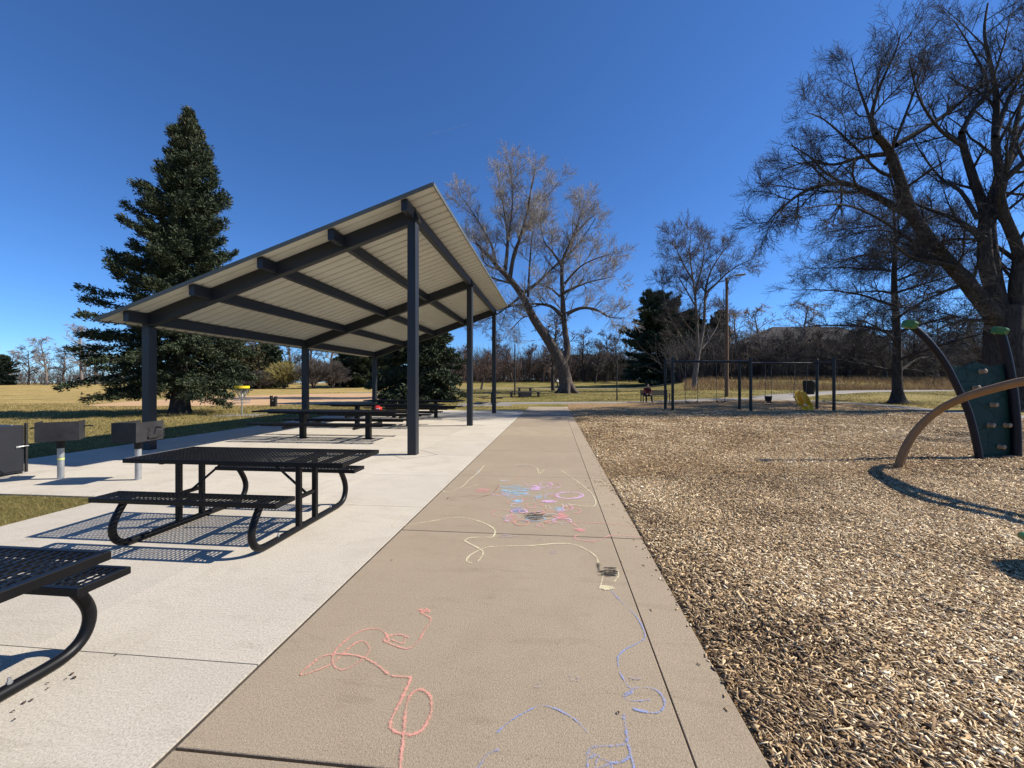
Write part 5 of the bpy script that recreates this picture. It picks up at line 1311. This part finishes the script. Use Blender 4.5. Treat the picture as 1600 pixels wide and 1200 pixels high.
# far evergreens across the field
dup(pine, onpx(2, 118), .4, 'dark evergreen at the left edge of the photo across the field', scale=(.55, .55, .5))
def blob_r(f, a): return np.interp(f, [0, .2, .5, .8, 1], [3.6, 5.0, 4.8, 3.2, .8])*(1 + .14*math.sin(3*a + 8*f) + .12*math.sin(2*a - 13*f))
ev = spruce(20, 10, blob_r, 170, 'pine_tree', 'dark green evergreen beyond the basket, left of the olive shrub', 'tree', onpx(418, 98), M['needle'], 'evergreens of the park', .3, .05, .85, .04, 7, .15, .3)
bl = spruce(21, 9, blob_r, 150, 'pine_tree', 'browning evergreen beyond the field right of the big spruce', 'tree', onpx(386, 92), M['needle_brown'], 'evergreens of the park', .3, .05, .85, .04, 7, .15, .3)
for px, d, rz, lab, s in ((548, 105, 1, 'dark evergreen across the field left of the third left post', .95), (574, 100, 2, 'dark evergreen across the field behind the third left post', 1.0), (360, 96, 3, 'dark evergreen beyond the field hidden partly by the big spruce', 1.05), (531, 112, 4, 'small dark evergreen across the field beside the brown shrubs', .75), (610, 104, 5, 'dark evergreen across the field behind the broad spruce', 1.0)):
    dup(ev, onpx(px, d), rz, lab, scale=s)
# round shrubs
def shrub(seed, h, rad, mat, label, loc, n=260):
    r = np.random.default_rng(seed); T = Tree(seed)
    for k in range(5):
        a = k*1.25; T.limb([(.15*math.cos(a), .15*math.sin(a), 0), (.5*math.cos(a), .5*math.sin(a), h*.25), (1.1*math.cos(a), 1.1*math.sin(a), h*.5)], .16, .06)
    for k in range(n):
        a = r.uniform(0, 6.28); e = r.uniform(.15, 1.5); dr = np.array((math.cos(a)*math.cos(e), math.sin(a)*math.cos(e), math.sin(e)))
        end = dr*np.array((rad, rad, h*.72)) + np.array((0, 0, h*.26)); st = dr*np.array((.9, .9, h*.25)) + np.array((0, 0, h*.18))
        pts = np.linspace(st, end, 5) + r.normal(0, .12, (5, 3)); T.thin.append((pts, np.linspace(.05, .03, 5)))
        for q in range(9):
            i = r.integers(1, 5); d2 = dr + r.normal(0, .55, 3); d2 /= np.linalg.norm(d2); L_ = r.uniform(.5, 1.2)
            T.thin.append((np.array([pts[i], pts[i] + d2*L_*.5 + r.normal(0, .05, 3), pts[i] + d2*L_]), np.array([.035, .03, .022])))
    t = T.build('shrub', label, (0, 0, 0), M['bark_pale'], M[mat], 'shrubs across the field', 'shrub', 6); t.location = loc; return t
s1 = shrub(51, 5.4, 4.4, 'twig_olive', 'round olive-coloured shrub across the field beside the second left post', onpx(444, 92))
s2_ = shrub(52, 6.0, 4.2, 'twig_mid', 'brown bare shrub across the field right of the second left post', onpx(490, 92))
dup(s2_, onpx(520, 94), 1.0, 'brown bare shrub across the field before the dark evergreens', scale=(.9, .9, .95))
dup(s2_, onpx(405, 88), 2.0, 'low brown shrub across the field left of the olive shrub', scale=(.7, .7, .6))

# ------------------------------------------------------------------ houses
def house(label, px, d, w, dep, zeave, zridge, wall, rz):
    c = onpx(px, d); t = thing('house', label, 'house', c, rz, group='houses beyond the park')
    e, rg = zeave - c.z, zridge - c.z
    a = MB(); a.box((-w/2, -dep/2, -.5), (w/2, dep/2, e)); a.build('wall', M[wall], t)
    o = .7; hw, hd = w/2 + o, dep/2 + o; rl = w/2 - dep*.42
    a = MB(); a.add([(-hw, -hd, e), (hw, -hd, e), (hw, hd, e), (-hw, hd, e), (-rl, 0, rg), (rl, 0, rg), (-hw, -hd, e-.25), (hw, -hd, e-.25), (hw, hd, e-.25), (-hw, hd, e-.25)],
        [(0,1,5,4), (1,2,5), (2,3,4,5), (3,0,4), (6,7,1,0), (7,8,2,1), (8,9,3,2), (9,6,0,3), (9,8,7,6)]); rf = a.build('roof', M['roof'], t)
    a = MB(); a.box((rl*.4, .5, rg - .9), (rl*.4 + .8, 1.3, rg + .6)); a.build('chimney', M['brick'], rf)
    for k in range(5):
        for z in ((1.0, 3.9) if e > 5 else (1.0,)):
            x = -w*.4 + k*w*.2; a = MB(); a.box((x - .7, -dep/2 - .06, z), (x + .7, -dep/2 - .02, z + 1.3)); f = a.build('window', M['white'], t)
            a = MB(); a.box((x - .62, -dep/2 - .08, z + .08), (x + .62, -dep/2 - .062, z + 1.22)); a.build('pane', M['glass'], f)
house('long brown-roofed house behind the thicket right of the wooden lamp pole', 1258, 80, 22, 11, 9.3, 12.4, 'wall', TH)
house('low reddish house glimpsed through the wood right of the leaning cottonwood trunk', 925, 126, 20, 9, 7.6, 10.2, 'brick', TH)

# faint vapour trail, far up
def contrail():
    d = 2600.; a, b = P(667, 211, d), P(735, 193, d); m, nt, bs = new_mat('vapour')
    bs.inputs['Base Color'].default_value = (.8, .82, .85, 1); bs.inputs['Roughness'].default_value = 1
    v = coords(nt, scale=(.012, .012, .012)); L(nt, ramp(nt, noise(nt, v, 1, 3), [(.3, (.05,)*3), (.7, (.24,)*3)]), bs.inputs['Alpha'])
    n = 14; pts = [a.lerp(b, i/n) + Vector((0, 0, 1.2*math.sin(i*1.3))) for i in range(n+1)]
    mb = MB(); mb.tube(pts, [2.0 + 1.6*math.sin(math.pi*i/n) for i in range(n+1)], 8); o = mb.build('vapour_trail', m, None, True)
    tag(o, 'faint white vapour trail high in the blue sky above the pavilion', 'vapour trail')
contrail()

# ------------------------------------------------------------------ light, sky, camera
EL = R(40.3); AZ = math.atan2(.980, .201)            # clockwise from +Y
sd = Vector((math.sin(AZ)*math.cos(EL), math.cos(AZ)*math.cos(EL), math.sin(EL)))
sun = bpy.data.lights.new('sun', 'SUN'); sun.energy = 5.0; sun.angle = R(.53); sun.color = (1, .945, .86)
so = bpy.data.objects.new('sun', sun); COL.objects.link(so); so.rotation_euler = sd.to_track_quat('Z', 'Y').to_euler(); so.location = sd*50
w = bpy.data.worlds.new('World'); scene.world = w; w.use_nodes = True; nt = w.node_tree
sk = nt.nodes.new('ShaderNodeTexSky'); sk.sky_type = 'NISHITA'; sk.sun_disc = False
sk.sun_elevation = EL; sk.sun_rotation = AZ; sk.altitude = 1700; sk.air_density = 1.0; sk.dust_density = 0; sk.ozone_density = 10
bg = nt.nodes['Background']; bg.inputs['Strength'].default_value = .10; L(nt, mixc(nt, sk.outputs[0], (.77, .95, 1.09), 1.0, 'MULTIPLY'), bg.inputs['Color'])
cam = bpy.data.cameras.new('camera'); co = bpy.data.objects.new('camera', cam); COL.objects.link(co)
cam.sensor_width = 36; cam.lens = F/1600*36; cam.shift_y = -2/1600; cam.clip_start = .05; cam.clip_end = 6000
co.location = (0, 0, H); co.rotation_euler = (R(90), 0, TH); scene.camera = co
scene.view_settings.view_transform = 'Standard'; scene.view_settings.look = 'None'
scene.view_settings.exposure = 0.58; scene.view_settings.gamma = 1
scene.cycles.max_bounces = 8; scene.cycles.transparent_max_bounces = 16
